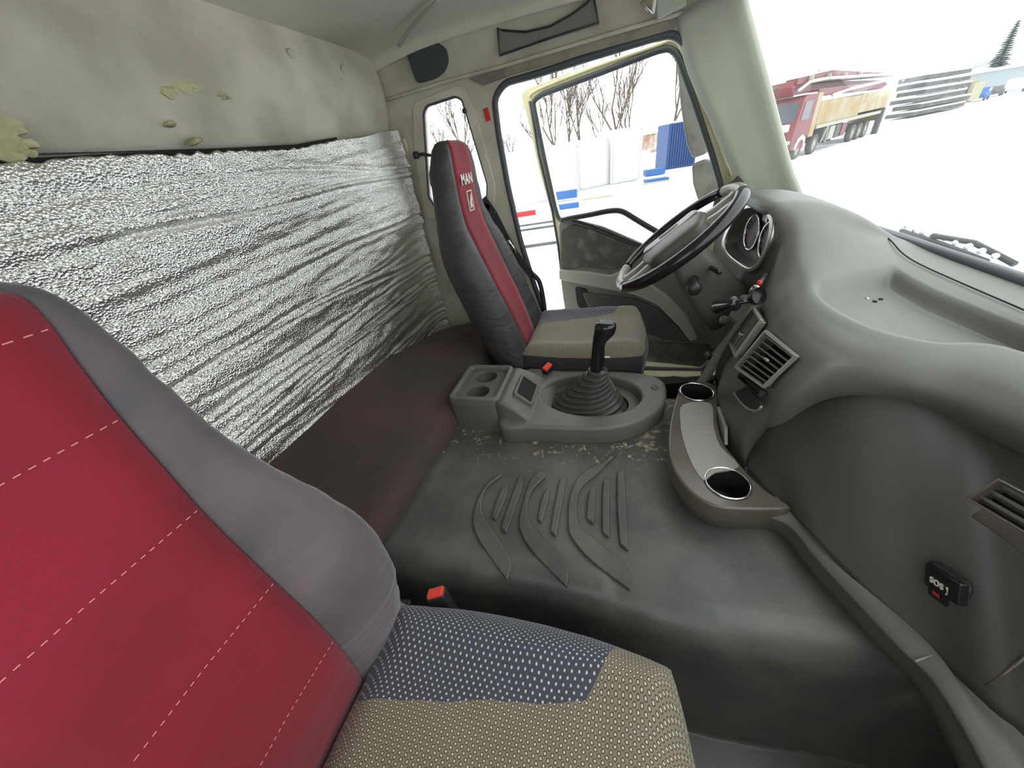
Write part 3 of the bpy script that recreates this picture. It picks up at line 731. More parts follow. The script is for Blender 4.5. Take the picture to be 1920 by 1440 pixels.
# rear bin with two cup holders: walls, recessed top plate, ramp
bx0, bx1, by0, by1 = -.565, -.375, .125, .355
for z0, z1, grow in ((.38, .525, 0),):
    rings = []
plate('bin_wall', rr2(bx0, by0, bx1, by1, .025), [rr2(bx0+.02, by0+.02, bx1-.02, by1-.02, .015)], lambda a, b, t: (a-.12*(0), b, .452+t), .135, M['console'], gc, bev=.008)
cups = [(-.475, .295), (-.475, .195)]
plate('cup_plate', rr2(bx0+.015, by0+.015, bx1-.015, by1-.015, .015), [ell(x, y, .043, .04, 28) for x, y in cups], lambda a, b, t: (a, b, .503+t), .008, M['console'], gc, bev=.002)
for x, y in cups:
    lathe('cup_holder', [(.043, .004), (.040, -.01), (.038, -.075), (0, -.075)], (x, y, .503), (0, 0, 1), M['dashdark'], gc, n=28)
rings = []
for x, z, y0, y1 in ((-.385, .518, .125, .355), (-.355, .515, .122, .36), (-.32, .495, .118, .37), (-.28, .462, .112, .385), (-.245, .438, .106, .40), (-.22, .428, .104, .41)):
    r = .014; rings.append([Vector((x, b, c)) for b, c in rr2(y0, zb-.01, y1, z, r, 4)])
loft('ramp', rings, M['console'], gc)
# phone slot framed on the ramp, its inner shade a flat black plate
R = eul(0, math.radians(40), 0); c = Vector((-.307, .245, .489))
cnr = [R @ Vector((a, b, 0))+c for a, b in rr2(-.038, -.06, .038, .06, .008, 3)]
slot = plate('slot_frame', rr2(-.040, -.066, .040, .066, .010, 3), [rr2(-.030, -.054, .030, .054, .006, 3)], lambda a, b, t: R @ Vector((a, b, t))+c, .010, M['console'], gc, bev=.002)
prism('slot_shade', [R @ Vector((a, b, -.001))+c for a, b in rr2(-.030, -.054, .030, .054, .006, 3)], R @ Vector((0, 0, .003)), M['hole'], gc, bevel=0)
# bellows and lever
gl = thing('gear_lever', 'black gear lever rising from a ribbed rubber boot', 'gear lever', (-.09, .285, .40))
rings = []; K = 10
base = Vector((-.10, .275, .398)); topc = Vector((-.052, .285, .56))
for i in range(K*8+1):
    t = i/(K*8); c = base.lerp(topc, t); c.x += -.035*t*(1-t)
    rx = .118*(1-t)**1.15+.030; ry = .080*(1-t)**1.0+.028
    ph = (t*K) % 1; rp = (1-abs(2*ph-1)**1.6)*.015*(1-.3*t) if .0 < t < .97 else 0
    tilt = math.radians(-16*(1-t)*0+14*math.sin(t*PI)); nrm = Vector((math.sin(tilt), 0, math.cos(tilt)))
    ring = []
    for k in range(40):
        a = 2*PI*k/40
        off = (rx-.012+rp)*math.cos(a); ring.append(c+Vector((off*math.cos(tilt)+ (-.02*(1-t)*(math.cos(a) < 0)*abs(math.cos(a))), (ry-.01+rp)*math.sin(a), -off*math.sin(tilt)*-1*.9)))
    rings.append(ring)
loft('rubber_boot', rings, M['rubber'], gl, caps=True)
# shaft: collar, grip, head
A = U(1118, 700, Y=.285); B = U(1127, 612, Y=.285); ax = (B-A).normalized()
lathe('collar', [(.030, -.03), (.030, .012), (.024, .016)], A, ax, M['rubber'], gl, cap=True, n=20)
H = (B-A).length
rr_ = []
X_, Y_, Z_ = frame_from(ax, Vector((0, 1, 0)))
fwd = (Vector((1, 0, 0))-ax*ax.x).normalized(); sd = ax.cross(fwd)
for h, rx, ry, f in ((.0, .022, .022, 0), (.03, .0235, .022, 0), (.07, .022, .021, 0), (.105, .020, .020, -.002), (.125, .022, .021, 0), (.140, .027, .023, .006), (.155, .032, .025, .012), (H+.0, .033, .026, .014), (H+.010, .030, .023, .014), (H+.014, .020, .015, .014)):
    rr_.append([A+ax*h+fwd*(f+rx*math.cos(2*PI*k/24))+sd*(ry*math.sin(2*PI*k/24)) for k in range(24)])
loft('shift_knob', rr_, M['gloss'], gl)
c = A+ax*(H+.014)+fwd*.014
prism('shift_diagram', [c+fwd*a+sd*b for a, b in rr2(-.022, -.016, .022, .016, .006, 3)], ax*.003, M['seal'], gl, bevel=.0008)
box('range_switch', A+ax*.066+fwd*.030, (.018, .006, .006), M['satin'], gl, bevel=.002)
# ------------------------------------------------------------------ dashboard
#@@DASH
db = thing('dashboard', 'large curved grey plastic dashboard under the windscreen', 'dashboard', (.6, 0, .3))
def V3(a, b, c): return Vector((a, b, c))
D = []
# columns from the driver's side to the passenger's side; rows from the glass down to the lip and the turned-under edge
cols_ = []
for Y, f, xf in ((1.04, 0., .50), (.98, .35, .47), (.90, .78, .44), (.82, .95, .42), (.74, 1., .415), (.66, 1., .415), (.59, .98, .42), (.53, .92, .435)):
    zt = .845+.135*f
    cols_.append([V3(.80, Y, .833), V3(.74, Y, .833+.03*f), V3(.66, Y, .838+.08*f), V3(.58, Y, .843+.115*f), V3(.51, Y, .845+.133*f), V3(xf+.03, Y, zt+.001), V3(xf+.006, Y, zt-.006), V3(xf, Y, zt-.020), V3(xf+.015, Y, zt-.032), V3(xf+.05, Y, zt-.036)])
cols_ += [
 [V3(.80, .51, .834), V3(.725, .50, .856), V3(.65, .49, .885), V3(.58, .475, .91), V3(.53, .465, .925), V3(.485, .458, .925), V3(.462, .455, .905), V3(.452, .452, .87), V3(.446, .445, .80), V3(.43, .435, .70)],
 [V3(.802, .44, .833), V3(.715, .425, .840), V3(.655, .405, .848), V3(.57, .385, .858), V3(.505, .365, .856), V3(.465, .35, .84), V3(.440, .34, .805), V3(.412, .335, .75), V3(.385, .335, .66), V3(.37, .335, .60)],
 [V3(.805, .36, .832), V3(.71, .35, .834), V3(.66, .32, .828), V3(.56, .27, .826), V3(.47, .215, .824), V3(.43, .19, .81), V3(.405, .18, .785), V3(.385, .17, .75), V3(.350, .18, .65), V3(.335, .19, .60)],
 [V3(.806, .24, .832), V3(.71, .22, .832), V3(.66, .19, .824), V3(.56, .12, .822), V3(.485, .055, .822), V3(.445, .035, .808), V3(.415, .02, .79), V3(.392, .0, .755), V3(.362, .010, .66), U(1440, 800, X=.378)],
 [V3(.806, .10, .832), V3(.71, .09, .832), V3(.675, .07, .824), V3(.61, .02, .82), V3(.548, -.025, .82), V3(.505, -.04, .808), V3(.470, -.045, .785), V3(.448, -.035, .75), V3(.435, -.01, .70), U(1545, 748, X=.448)],
 [V3(.806, -.06, .832), V3(.71, -.05, .832), V3(.69, -.055, .825), V3(.665, -.06, .82), V3(.641, -.065, .82), V3(.605, -.09, .808), V3(.578, -.11, .785), V3(.565, -.12, .75), V3(.58, -.08, .70), U(1745, 750, X=.562)],
 [V3(.805, -.35, .832), V3(.71, -.35, .832), V3(.70, -.35, .828), V3(.685, -.35, .822), V3(.670, -.35, .815), V3(.645, -.35, .80), V3(.625, -.35, .785), V3(.615, -.35, .76), V3(.63, -.34, .72), V3(.645, -.36, .735)],
 [V3(.785, -1.0, .832), V3(.71, -1.0, .832), V3(.70, -1.0, .828), V3(.685, -1.0, .822), V3(.670, -1.0, .815), V3(.645, -1.0, .80), V3(.625, -1.0, .785), V3(.615, -1.0, .76), V3(.63, -1.0, .72), V3(.645, -1.0, .735)],
]
G = [list(r) for r in zip(*cols_)]
NC = len(cols_)-1
def dip(v, i, j):
    # shallow tray pressed into the top
    v = v.copy()
    if .12 < i < .52:
        a = min(1, (i-.205)/.03) if i > .205 else 0; b = min(1, (.470-i)/.030) if i < .470 else 0
        c = max(0, min(1, (j*NC-(NC-5.3))/.35))
        v.z -= .034*max(0, min(a, b))*c
    return v
surf('top_panel', G, M['dash'], db, nu=7, nv=12, thick=.006, soff=-1, fn=dip)
tube('panel_gap', cr([V3(.722, .60, 00.8710), V3(.718, .50, 00.8665), V3(.712, .42, 00.8505), V3(.709, .34, 00.8435), V3(.709, .2, 00.8415), V3(.709, 0, 00.8415), V3(.709, -.35, 00.8415), V3(.709, -1.0, 00.8415)], 4), .0016, M['hole'], db, n=5)
# glove panel: ruled between the lip and the ledge
top_px = [(1402, 870, .345), (1418, 825, .365), (1450, 790, .385), (1500, 762, .42), (1600, 733, .475), (1700, 735, .535), (1800, 765, .59), (1920, 812, .63)]
bot_px = [(1412, 885, .345), (1440, 920, .36), (1480, 955, .385), (1530, 1010, .405), (1600, 1085, .44), (1750, 1225, .50), (1860, 1330, .515), (1960, 1430, .53)]
tp = [U(a, b, X=c) for a, b, c in top_px]+[V3(.63, -.5, .735), V3(.63, -1.0, .735)]
bt = [U(a, b, X=c) for a, b, c in bot_px]+[V3(.535, -.7, .46), V3(.535, -1.0, .46)]
rows = []
for t in (0, .04, .2, .4, .6, .8, 1):
    r = []
    for k, (a, b) in enumerate(zip(tp, bt)):
        p = a.lerp(b, t); bul = math.sin(t*PI)*.018
        p.x += -bul*.4+ (.012 if t in (0,) else 0)
        r.append(p)
    rows.append(r)
surf('glove_panel', rows, M['glove'], db, nu=6, nv=4, thick=.006, soff=0)
# turned-under dark lip between top panel and glove panel
# centre stack
stk = [
 [V3(.41, .43, .62), V3(.378, .33, .64), V3(.352, .24, .655), V3(.352, .12, .655), V3(.366, .02, .66), U(1460, 785, X=.40)],
 [V3(.40, .43, .58), V3(.360, .33, .60), V3(.338, .24, .61), V3(.337, .12, .61), V3(.352, .03, .61), U(1436, 808, X=.378)],
 [V3(.385, .43, .52), V3(.340, .33, .55), V3(.322, .24, .55), V3(.322, .12, .55), V3(.335, .05, .55), U(1412, 845, X=.36)],
 [V3(.38, .43, .47), V3(.335, .33, .49), V3(.315, .24, .49), V3(.315, .12, .49), V3(.325, .06, .49), U(1400, 880, X=.348)],
 [V3(.37, .42, .40), V3(.335, .33, .40), V3(.318, .24, .40), V3(.318, .12, .40), V3(.335, .05, .40), V3(.35, .02, .40)]]
surf('centre_stack', stk, M['dashdark'], db, nu=5, nv=5, thick=.006, soff=0)
def quad(px): return [U(a, b, X=c) for a, b, c in px]
CUTS = []
def apply_cut(o, cutters):
    for V in cutters:
        c = mk('cutter', V, BOXF, None); md = o.modifiers.new('c', 'BOOLEAN'); md.object = c; md.operation = 'DIFFERENCE'; md.solver = 'EXACT'
    bpy.context.view_layer.update(); dg = bpy.context.evaluated_depsgraph_get(); dg.update()
    me = bpy.data.meshes.new_from_object(o.evaluated_get(dg)); cs = [m.object for m in o.modifiers if m.type == 'BOOLEAN']
    o.modifiers.clear(); o.data = me
    for c in cs: bpy.data.objects.remove(c)
def vent(name, q, ns, parent, along='h', label=None, rim=.010, depth=.035, mfr=None, push=.0, cut=True):
    TL, TR, BR, BL = q; nrm = (TR-TL).cross(BL-TL).normalized()
    if nrm.x > 0: nrm = -nrm
    q = [v+nrm*push for v in q]; TL, TR, BR, BL = q
    if cut:
        o4 = [TL, BL, TR, BR]; CUTS.append([v+nrm*.05 for v in o4]+[v-nrm*(depth+.01) for v in o4])
    def P(a, b, n=0): return (TL.lerp(TR, a)).lerp(BL.lerp(BR, a), b)+nrm*n
    f = bpy.data.objects.new('tmpv', None)
    mfr = mfr or M['ventfr']
    # frame as four mitred bars
    mb = MB(); o_ = .10; i_ = 0.0
    e = .055
    oc = [P(-e, -e*1.3, .001), P(1+e, -e*1.3, .001), P(1+e, 1+e*1.3, .001), P(-e, 1+e*1.3, .001)]; ic = [P(0, 0, .001), P(1, 0, .001), P(1, 1, .001), P(0, 1, .001)]
    V = oc+ic+[v+nrm*.008 for v in oc]+[v+nrm*.008 for v in ic]+[v-nrm*depth for v in ic]
    F = []
    for k in range(4):
        l = (k+1) % 4
        F += [(8+k, 8+l, 12+l, 12+k), (k, 8+k, 8+l, l)[::1], (12+k, 12+l, 16+l, 16+k)]
    F.append((16, 17, 18, 19))
    fr = mk(name, V[:], F, mfr, parent, bevel=.0025)
    if label: fr['label'] = label
    mk('duct', [v-nrm*(depth-.002) for v in ic]+[v-nrm*(depth+.004) for v in ic], [(0, 1, 2, 3), (4, 5, 6, 7), (0, 1, 5, 4), (1, 2, 6, 5), (2, 3, 7, 6), (3, 0, 4, 7)], M['hole'], fr)
    for k in range(ns):
        t = (k+.5)/ns
        if along == 'h': a, b, w1 = P(0, t), P(1, t), (P(0, 1)-P(0, 0)).normalized()
        else: a, b, w1 = P(t, 0), P(t, 1), (P(1, 0)-P(0, 0)).normalized()
        s = w1*.0022; n0, n1 = nrm*.002-w1*.003, -nrm*depth*.5+w1*.003
        V = [a+s+n0, a-s+n0, b-s+n0, b+s+n0, a+s+n1, a-s+n1, b-s+n1, b+s+n1]
        mk('slat', V, [(0, 1, 2, 3), (4, 7, 6, 5), (0, 4, 5, 1), (1, 5, 6, 2), (2, 6, 7, 3), (3, 7, 4, 0)], M['dash'], fr)
    return fr, P
fr, P = vent('air_vent', quad(((1446, 628, .377), (1502, 672, .386), (1444, 726, .350), (1393, 690, .341))), 7, db, 'h', 'larger air vent with silver frame', push=.010)
tube('thumb_lever', [P(.42, .45, .004), P(.62, .45, .004)], .004, M['satin'], fr, n=8)
fr, P = vent('air_vent', quad(((1420, 580, .392), (1437, 606, .380), (1392, 668, .343), (1380, 640, .362))), 4, db, 'v', 'narrow air vent with silver frame', push=.012, depth=.014)
box('thumb_lever', P(.5, .62, .004), (.012, .02, .012), M['satin'], fr)
# heater controls strip under the vents; storage slot's shade laid on as a black plate
fr, P = vent('control_strip', quad(((1396, 704, .337), (1437, 735, .345), (1432, 744, .341), (1393, 712, .333))), 0, db, 'h', 'narrow strip of heater switches', depth=.008, mfr=M['black'], push=.006, cut=False)
sl_ = [(1363, 692, .332), (1370, 722, .326), (1384, 748, .320), (1402, 766, .315), (1418, 770, .315), (1428, 762, .318)]
s2_ = [(1420, 748, .326), (1404, 730, .332), (1390, 712, .336), (1378, 692, .340)]
prism('storage_slot_shade', quad(sl_+s2_), (.004, 0, 0), M['hole'], db, bevel=.0008)
tube('slot_rim', cr(quad(sl_), 3), .0028, M['ventfr'], db, n=8)
for nm_ in ('top_panel', 'centre_stack'): apply_cut(bpy.data.objects[nm_], CUTS)
# small hook plate by the cup tray
prism('side_fin', quad(((1333, 765, .30), (1345, 762, .302), (1358, 800, .30), (1358, 835, .298), (1345, 815, .295))), (.01, 0, 0), M['traylite'], db, bevel=.003)
# ledge strip along the foot of the glove panel
led_in = [(1452, 932), (1482, 956), (1530, 1010), (1600, 1085), (1680, 1160), (1750, 1225), (1860, 1330), (1960, 1430)]
led_out = [(1425, 962), (1480, 985), (1535, 1050), (1600, 1120), (1690, 1215), (1740, 1262), (1785, 1325), (1850, 1440)]
li = [U(a, b, Z=.455) for a, b in led_in]+[V3(.535, -.7, .455), V3(.535, -1.0, .455)]
lo = [U(a, b, Z=.445) for a, b in led_out]+[V3(.47, -.7, .445), V3(.47, -1.0, .445)]
lo2 = [v+V3(.002, .012, -.05) for v in lo]; lo3 = [v+V3(.05, .03, -.11) for v in lo]
surf('ledge', [[v+V3(.01, .01, .002) for v in li], [v*.9+lo[i]*.1+V3(0, 0, .002) for i, v in enumerate(li)], [li[i]*.06+v*.94+V3(0, 0, .002) for i, v in enumerate(lo)], [v+V3(.0, .0, -.006) for v in lo], lo2, lo3], M['dashdark'], db, nu=5, nv=4, thick=.006, soff=0)
tube('ledge_seam', [U(1716, 1240, Z=.4565), U(1748, 1228, Z=.4575)], .0014, M['traylite'], db)
tube('panel_seam', [U(1850, 1288, X=.515), U(1885, 1262, X=.53), U(1925, 1230, X=.545)], .002, M['traydark'], db)
# right hand vent and switch unit on the glove panel
gp = lambda a, b: U(a, b, X=.56)
fr, P = vent('air_vent', [U(1925, 924, X=.535), U(2040, 985, X=.53), U(1985, 1025, X=.515), U(1868, 957, X=.52)], 3, db, 'h', 'air vent in the glove panel', mfr=M['traydark'], push=.024, depth=.012, cut=False)
frp = prism('vent_surround', [U(a, b, X=c) for a, b, c in ((1815, 967, 0.516), (1880, 930, 0.536), (1925, 922, 0.546), (2010, 940, 0.546), (2000, 1080, 0.506), (1925, 1045, 0.511))], (.008, 0, 0), M['traydark'], db, bevel=.004)
su = prism('emergency_switch', [U(a, b, X=c) for a, b, c in ((1752, 1056, .515), (1766, 1052, .52), (1828, 1092, .52), (1831, 1108, .515), (1822, 1130, .51), (1785, 1128, .508), (1750, 1098, .508))], (-.014, 0, 0), M['black'], db, bevel=.005)
c1 = U(1770, 1100, X=.495); c2_ = U(1810, 1112, X=.497)
ux = (U(1800, 1085, X=.50)-U(1764, 1062, X=.50)).normalized(); nx_ = V3(-1, 0, 0); uy = nx_.cross(ux)
if uy.z < 0: uy = -uy
box('rocker_button', c2_+V3(-.008, 0, 0), (.012, .018, .034), M['gloss'], su, R=eul(math.radians(-30), 0, 0), bevel=.003)
prism('button_face', [c1+ux*a+uy*b+V3(-.004, 0, 0) for a, b in rr2(-.017, -.024, .017, .024, .004, 3)], (-.003, 0, 0), M['gloss'], su, bevel=.001)
text('lettering', 'SOS', .0125, lambda a, b, t: c1+ux*(-a-.001)+uy*(-b+.004)+V3(-.0085-t, 0, 0), M['white'], su, off=.0003)
box('red_mark', c1+uy*-.014+V3(-.0085, 0, 0), (.001, .011, .005), M['redtag'], su, R=eul(math.radians(-30), 0, 0), bevel=0)
tube('handset_mark', [c1+ux*.016+uy*.008+V3(-.0085, 0, 0), c1+ux*.019+uy*.002+V3(-.0085, 0, 0), c1+ux*.016+uy*-.004+V3(-.0085, 0, 0)], .0012, M['white'], su)
box('lamp', U(1752, 1076, X=.495), (.002, .004, .003), M['white'], su, bevel=0)
# little crumbs and a screw on the tray
for px, py in ((1626, 560), (1616, 548), (1640, 566), (1651, 562)):
    lathe('screw', [(0, .003), (.004, .003), (.005, 0)], U(px, py, Z=.7945), (0, 0, 1), M['steel'] if px == 1626 else M['hole'], db, n=8)
lathe('screw_hole', [(0, .001), (.006, .001), (.007, 0)], U(1682, 560, Z=.7945), (0, 0, 1), M['hole'], db, n=12)
#@@CLUSTER
# face around the instruments
face = []
for z, x in ((.965, .405), (.93, .415), (.86, .432), (.78, .448), (.72, .452), (.66, .44)):
    face.append([V3(x+.10, .98, z-.06), V3(x+.02, .88, z-.01), V3(x, .78, z), V3(x, .62, z), V3(x+.005, .50, z), V3(x+.03, .43, z-.01)])
face = []
opx = ell(.62, .0, .155, .085, 4)
pn = Vector((.97, 0, .24)).normalized()   # plane normal of the cluster
def cl(a, b, n=0):    # a: +Y, b: up the face, n: towards the driver
    return Vector((.436, .675, .862))+Vector((-.07, 1, 0))*a+Vector((.04, 0, 1))*b+Vector((-1, -.07, .04))*n
cout = roundpoly([(-.225, .03), (-.14, .09), (.18, .10), (.37, .0), (.34, -.2), (.2, -.28), (-.18, -.28), (-.22, -.12)], .05)
_cp = Vector((.436, .675, .862)); _cn = Vector((1, .07, -.04)).normalized()
_bz = []
for px, py in ((1405, 384), (1432, 382), (1452, 393), (1461, 412), (1458, 442), (1446, 475), (1430, 502), (1413, 510), (1392, 498), (1371, 481), (1361, 462), (1366, 438), (1385, 404)):
    p_ = U(px, py, P=_cp, N=_cn); _bz.append((p_.y-.675, p_.z-.862))
_bz = [(v.x, v.y) for v in cr([(a, b, 0) for a, b in _bz], 3, True)]
_mc = (sum(p[0] for p in _bz)/len(_bz), sum(p[1] for p in _bz)/len(_bz))
cin = [(_mc[0]+(a-_mc[0])*.87, _mc[1]+(b-_mc[1])*.87) for a, b in _bz]
plate('cluster_face', cout, [cin], lambda a, b, t: cl(a, b, t), .008, M['dashdark'], db, bev=.002)
plate('cluster_bezel', _bz, [cin], lambda a, b, t: cl(a, b, .008+t), .012, M['satin'], db, bev=.003)
rg = []
for f, n in ((1, .006), (.97, -.012), (.94, -.028)): rg.append([cl(_mc[0]+(a-_mc[0])*f, _mc[1]+(b-_mc[1])*f, n) for a, b in cin])
loft('cluster_well', rg, M['dashdark'], db, caps=False)
prism('dial_plate', [cl(a, b, -.030) for a, b in cin], Vector((1, .07, -.04))*.005, M['dial'], db, bevel=0)
for a, r in ((-.065, .058), (.072, .058)):
    d_ = prism('dial', [cl(a+x, -.005+y, -.026) for x, y in ell(0, 0, r*.98, r*.98, 32)], Vector((1, .07, -.04))*.003, M['black'], db, bevel=0)
    tube('dial_ring', [cl(a+x, -.005+y, -.023) for x, y in ell(0, 0, r, r, 32)], .0038, M['chrome'], d_, closed=True)
    for k in range(9):
        an = math.radians(-30+30*k); tube('tick', [cl(a+math.cos(an)*r*.75, -.005+math.sin(an)*r*.75, -.023), cl(a+math.cos(an)*r*.9, -.005+math.sin(an)*r*.9, -.023)], .0009, M['white'], d_, n=4)
    tube('needle', [cl(a, -.005, -.021), cl(a-r*.5, -.005-r*.35, -.021)], .0012, M['orange'], d_, n=4)
box('display', cl(0, .055, -.025), (.004, .05, .025), M['gloss'], db, bevel=.001)
# lower dash on the driver's side (knee panel)
kn = [[V3(.47, 1.0, .66), V3(.46, .8, .66), V3(.45, .62, .66), V3(.445, .45, .68)],
      [V3(.47, 1.0, .56), V3(.46, .8, .56), V3(.45, .62, .56), V3(.43, .44, .58)],
      [V3(.52, 1.0, .40), V3(.52, .8, .40), V3(.50, .62, .40), V3(.47, .44, .42)],
      [V3(.62, 1.0, .2), V3(.62, .8, .2), V3(.60, .62, .2), V3(.58, .44, .2)],
      [V3(.68, 1.0, .03), V3(.68, .8, .03), V3(.68, .62, .03), V3(.68, .44, .03)]]
surf('knee_panel', kn, M['glove'], db, nu=4, nv=4, thick=.006, soff=0)
# passenger firewall
surf('firewall', [[V3(.56, -.18, .40), V3(.60, -.5, .40), V3(.60, -1.0, .40)], [V3(.62, -.18, .2), V3(.64, -.5, .2), V3(.64, -1, .2)], [V3(.66, -.18, .02), V3(.66, -.5, .02), V3(.66, -1, .02)]], M['glove'], db, nu=4, nv=4, thick=.006)
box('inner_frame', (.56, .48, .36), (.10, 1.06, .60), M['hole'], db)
box('side_cheek', (.60, 1.01, .74), (.16, .07, .22), M['dashdark'], db, bevel=.02)
box('ignition_housing', (.395, .40, .70), (.08, .09, .09), M['dashdark'], db, R=eul(0, .3, .3), bevel=.02, seg=3)
# side pillar of the stack next to the pedals with knobs
stp = [U(a, b, X=c) for a, b, c in ((1430, 552, .385), (1400, 590, .36), (1365, 640, .335), (1335, 700, .315), (1318, 735, .31))]
stq = [U(a, b, X=c) for a, b, c in ((1412, 575, .40), (1385, 610, .38), (1350, 650, .36), (1318, 700, .345), (1300, 730, .34))]
surf('stack_edge', [stp, [a.lerp(b, .5)+V3(-.006, 0, 0) for a, b in zip(stp, stq)], stq], M['dash'], db, nu=4, nv=3, thick=.008, soff=0)
for px, py in ((1330, 668), (1322, 705)):
    lathe('side_knob', [(0, .02), (.009, .02), (.011, .004), (.011, -.01)], U(px, py, X=.35), V3(-.3, .8, .2), M['black'], db, n=14)
#@@TRAY
# ------------------------------------------------------------------ cup holder tray
ct = thing('cup_holder_tray', 'glossy taupe tray with two chrome-ringed cup holders beside the dashboard', 'cup holder', (.25, .1, .40))
zt = .470
def xy(pts, z=zt): return [(U(a, b, Z=z).x, U(a, b, Z=z).y) for a, b in pts]
outl = xy([(1300, 716), (1276, 728), (1262, 765), (1254, 810), (1254, 855), (1268, 892), (1300, 930), (1345, 953), (1400, 958), (1482, 955), (1440, 925), (1405, 893), (1378, 860), (1355, 830), (1345, 790), (1346, 745), (1338, 722)])
outl = [(v.x, v.y) for v in cr([(a, b, 0) for a, b in outl], 3, True)]
def cupc(l, r, t, b_):
    L1, R1, T1, B1 = [U(*p, Z=zt) for p in (l, r, t, b_)]
    return (L1+R1+T1+B1)/4, ((L1-R1).length+(T1-B1).length)/4
cc = [cupc((1278, 740), (1335, 736), (1308, 721), (1303, 753)), cupc((1324, 908), (1405, 908), (1365, 882), (1360, 936))]
holes = [ell(c.x, c.y, r, r, 32) for c, r in cc]
plate('tray_body', outl, holes, lambda a, b, t: (a, b, zt-.022+t), .042, M['traydark'], ct, bev=.006)
lower = [(x*1.0, y) for x, y in outl]
cxm = sum(p[0] for p in outl)/len(outl); cym = sum(p[1] for p in outl)/len(outl)
loft('tray_skirt', [[V3(cxm+(a-cxm)*f+dx, cym+(b-cym)*f, z) for a, b in outl] for f, dx, z in ((.985, 0, zt-.04), (.97, .004, zt-.07), (.90, .02, zt-.10))], M['dashdark'], ct, caps=False)
inl = xy([(1280, 760), (1332, 758), (1338, 800), (1350, 838), (1385, 876), (1340, 888), (1318, 902), (1295, 868), (1280, 825), (1275, 790)], zt+.003)
inl = [(v.x, v.y) for v in cr([(a, b, 0) for a, b in inl], 3, True)]
prism('tray_inlay', [V3(a, b, zt+.002) for a, b in inl], (0, 0, .0055), M['traylite'], ct, bevel=.0012)
for c, r in cc:
    cp = lathe('cup_well', [(r, .004), (r*.97, -.01), (r*.93, -.06), (r*.9, -.08), (0, -.08)], (c.x, c.y, zt), (0, 0, 1), M['black'], ct, n=32)
    q = tube('chrome_ring', [V3(c.x+r*math.cos(2*PI*k/36), c.y+r*math.sin(2*PI*k/36), zt+.006) for k in range(36)], .0028, M['chrome'], cp, closed=True, n=8); q['label'] = 'chrome ring'
#@@WHEEL
# ------------------------------------------------------------------ steering wheel
sw = thing('steering_wheel', 'grey four-spoke steering wheel with worn black rim', 'steering wheel', (.183, .62, .875))
wc = Vector((.183, .625, .880)); wn = Vector((-.62, 0, .785)).normalized()   # towards the driver
wa = Vector((0, 1, 0)); wb_ = Vector((.785, 0, .62)).normalized()              # left, top of the wheel
def wp_(a, b, n=0): return wc+wb_*a+wa*b+wn*n   # the wheel stands turned a quarter
R0 = .222
# rim in four stretches: two dark grips, pale top and bottom
def rimseg(name, a0, a1, m, r):
    P = [wp_(R0*math.cos(a0+(a1-a0)*k/24), R0*math.sin(a0+(a1-a0)*k/24)) for k in range(25)]
    return tube(name, P, r, m, sw, n=14)
grip = mat('pale_worn_rim', srgb(150, 146, 136), .3, var=.1)
for a0, a1, gr in ((28, 150, 0), (205, 345, 0), (150, 205, 1), (-15, 28, 1)):
    q = rimseg('grip' if gr else 'rim', math.radians(a0), math.radians(a1), grip if gr else M['gloss'], .0165 if gr else (.021 if a0 == 205 else .0165))
    if gr: q['label'] = 'pale grey worn stretch of rim'
hub = roundpoly([(-.105, .070), (.105, .070), (.120, .0), (.085, -.105), (-.085, -.105), (-.120, .0)], .035)
rings = []
for f, n in ((.92, -.03), (1., -.015), (1., .008), (.94, .018), (.80, .024), (.5, .027), (.1, .028)): rings.append([wp_(a*f, b*f-.004, n) for a, b in hub])
loft('airbag_boss', rings, M['dashdark'], sw)
prism('boss_band', [wp_(a, b, .024) for a, b in roundpoly([(-.105, .016), (-.09, .062), (.09, .062), (.105, .016), (.06, .0), (-.06, .0)], .012)], wn*.005, M['traylite'], sw, bevel=.002)
prism('badge', [wp_(a, b, .028) for a, b in ell(0, .032, .036, .012, 20)], wn*.004, M['doorgrey'], sw, bevel=.001)
for sx in (-1, 1):
    for b0_, b1_, w0 in ((.035, .012, .034), (-.045, -.062, .030)):
        V = []
        for f, wdt, nn in ((0, w0, -.004), (.45, w0*.8, -.008), (.8, w0*.8, -.006), (1, w0, 0)):
            rim_a = math.sqrt(R0*R0-b1_*b1_)-.004
            a = sx*(.085+(rim_a-.085)*f); b = b0_+(b1_-b0_)*f
            V.append([wp_(a, b+wdt*.5, nn+.007), wp_(a, b-wdt*.5, nn+.007), wp_(a, b-wdt*.5, nn-.007), wp_(a, b+wdt*.5, nn-.007)])
        loft('spoke', V, M['traylite'], sw, bevel=.004)
# column shroud
sh = thing('steering_column', 'grey steering column shroud carrying stalks below the wheel', 'steering column', (.32, .62, .6))
rings = []
for d, wx, wy in ((.035, .045, .045), (.06, .055, .055), (.12, .062, .07), (.20, .062, .08), (.28, .058, .085), (.36, .055, .08)):
    c = wc-wn*d; rings.append([c+wa*(a*wx)+wb_*(b*wy) for a, b in rr2(-1, -1, 1, 1, .45, 5)])
loft('shroud', rings, M['dashdark'], sh)
c = wc-wn*.14
tube('multi_stalk', [c+wa*-.06+wb_*-.02, c+wa*-.12+wb_*-.03+wn*.01, c+wa*-.15+wb_*-.03+wn*.015], .015, M['black'], sh)
lathe('stalk_end', [(.014, -.01), (.020, 0), (.021, .040), (.016, .046), (0, .046)], c+wa*-.135+wb_*-.03+wn*.01, -wa+wn*.15, M['black'], sh, n=16)
tube('retarder_stalk', [c+wa*-.06+wb_*.04, c+wa*-.16+wb_*.05+wn*.01], .008, M['black'], sh)
lathe('ignition_lock', [(.014, -.02), (.014, .006), (.009, .010), (0, .010)], U(1357, 600, X=.34), V3(-.9, -.3, .3), M['dashdark'], sh, n=18)
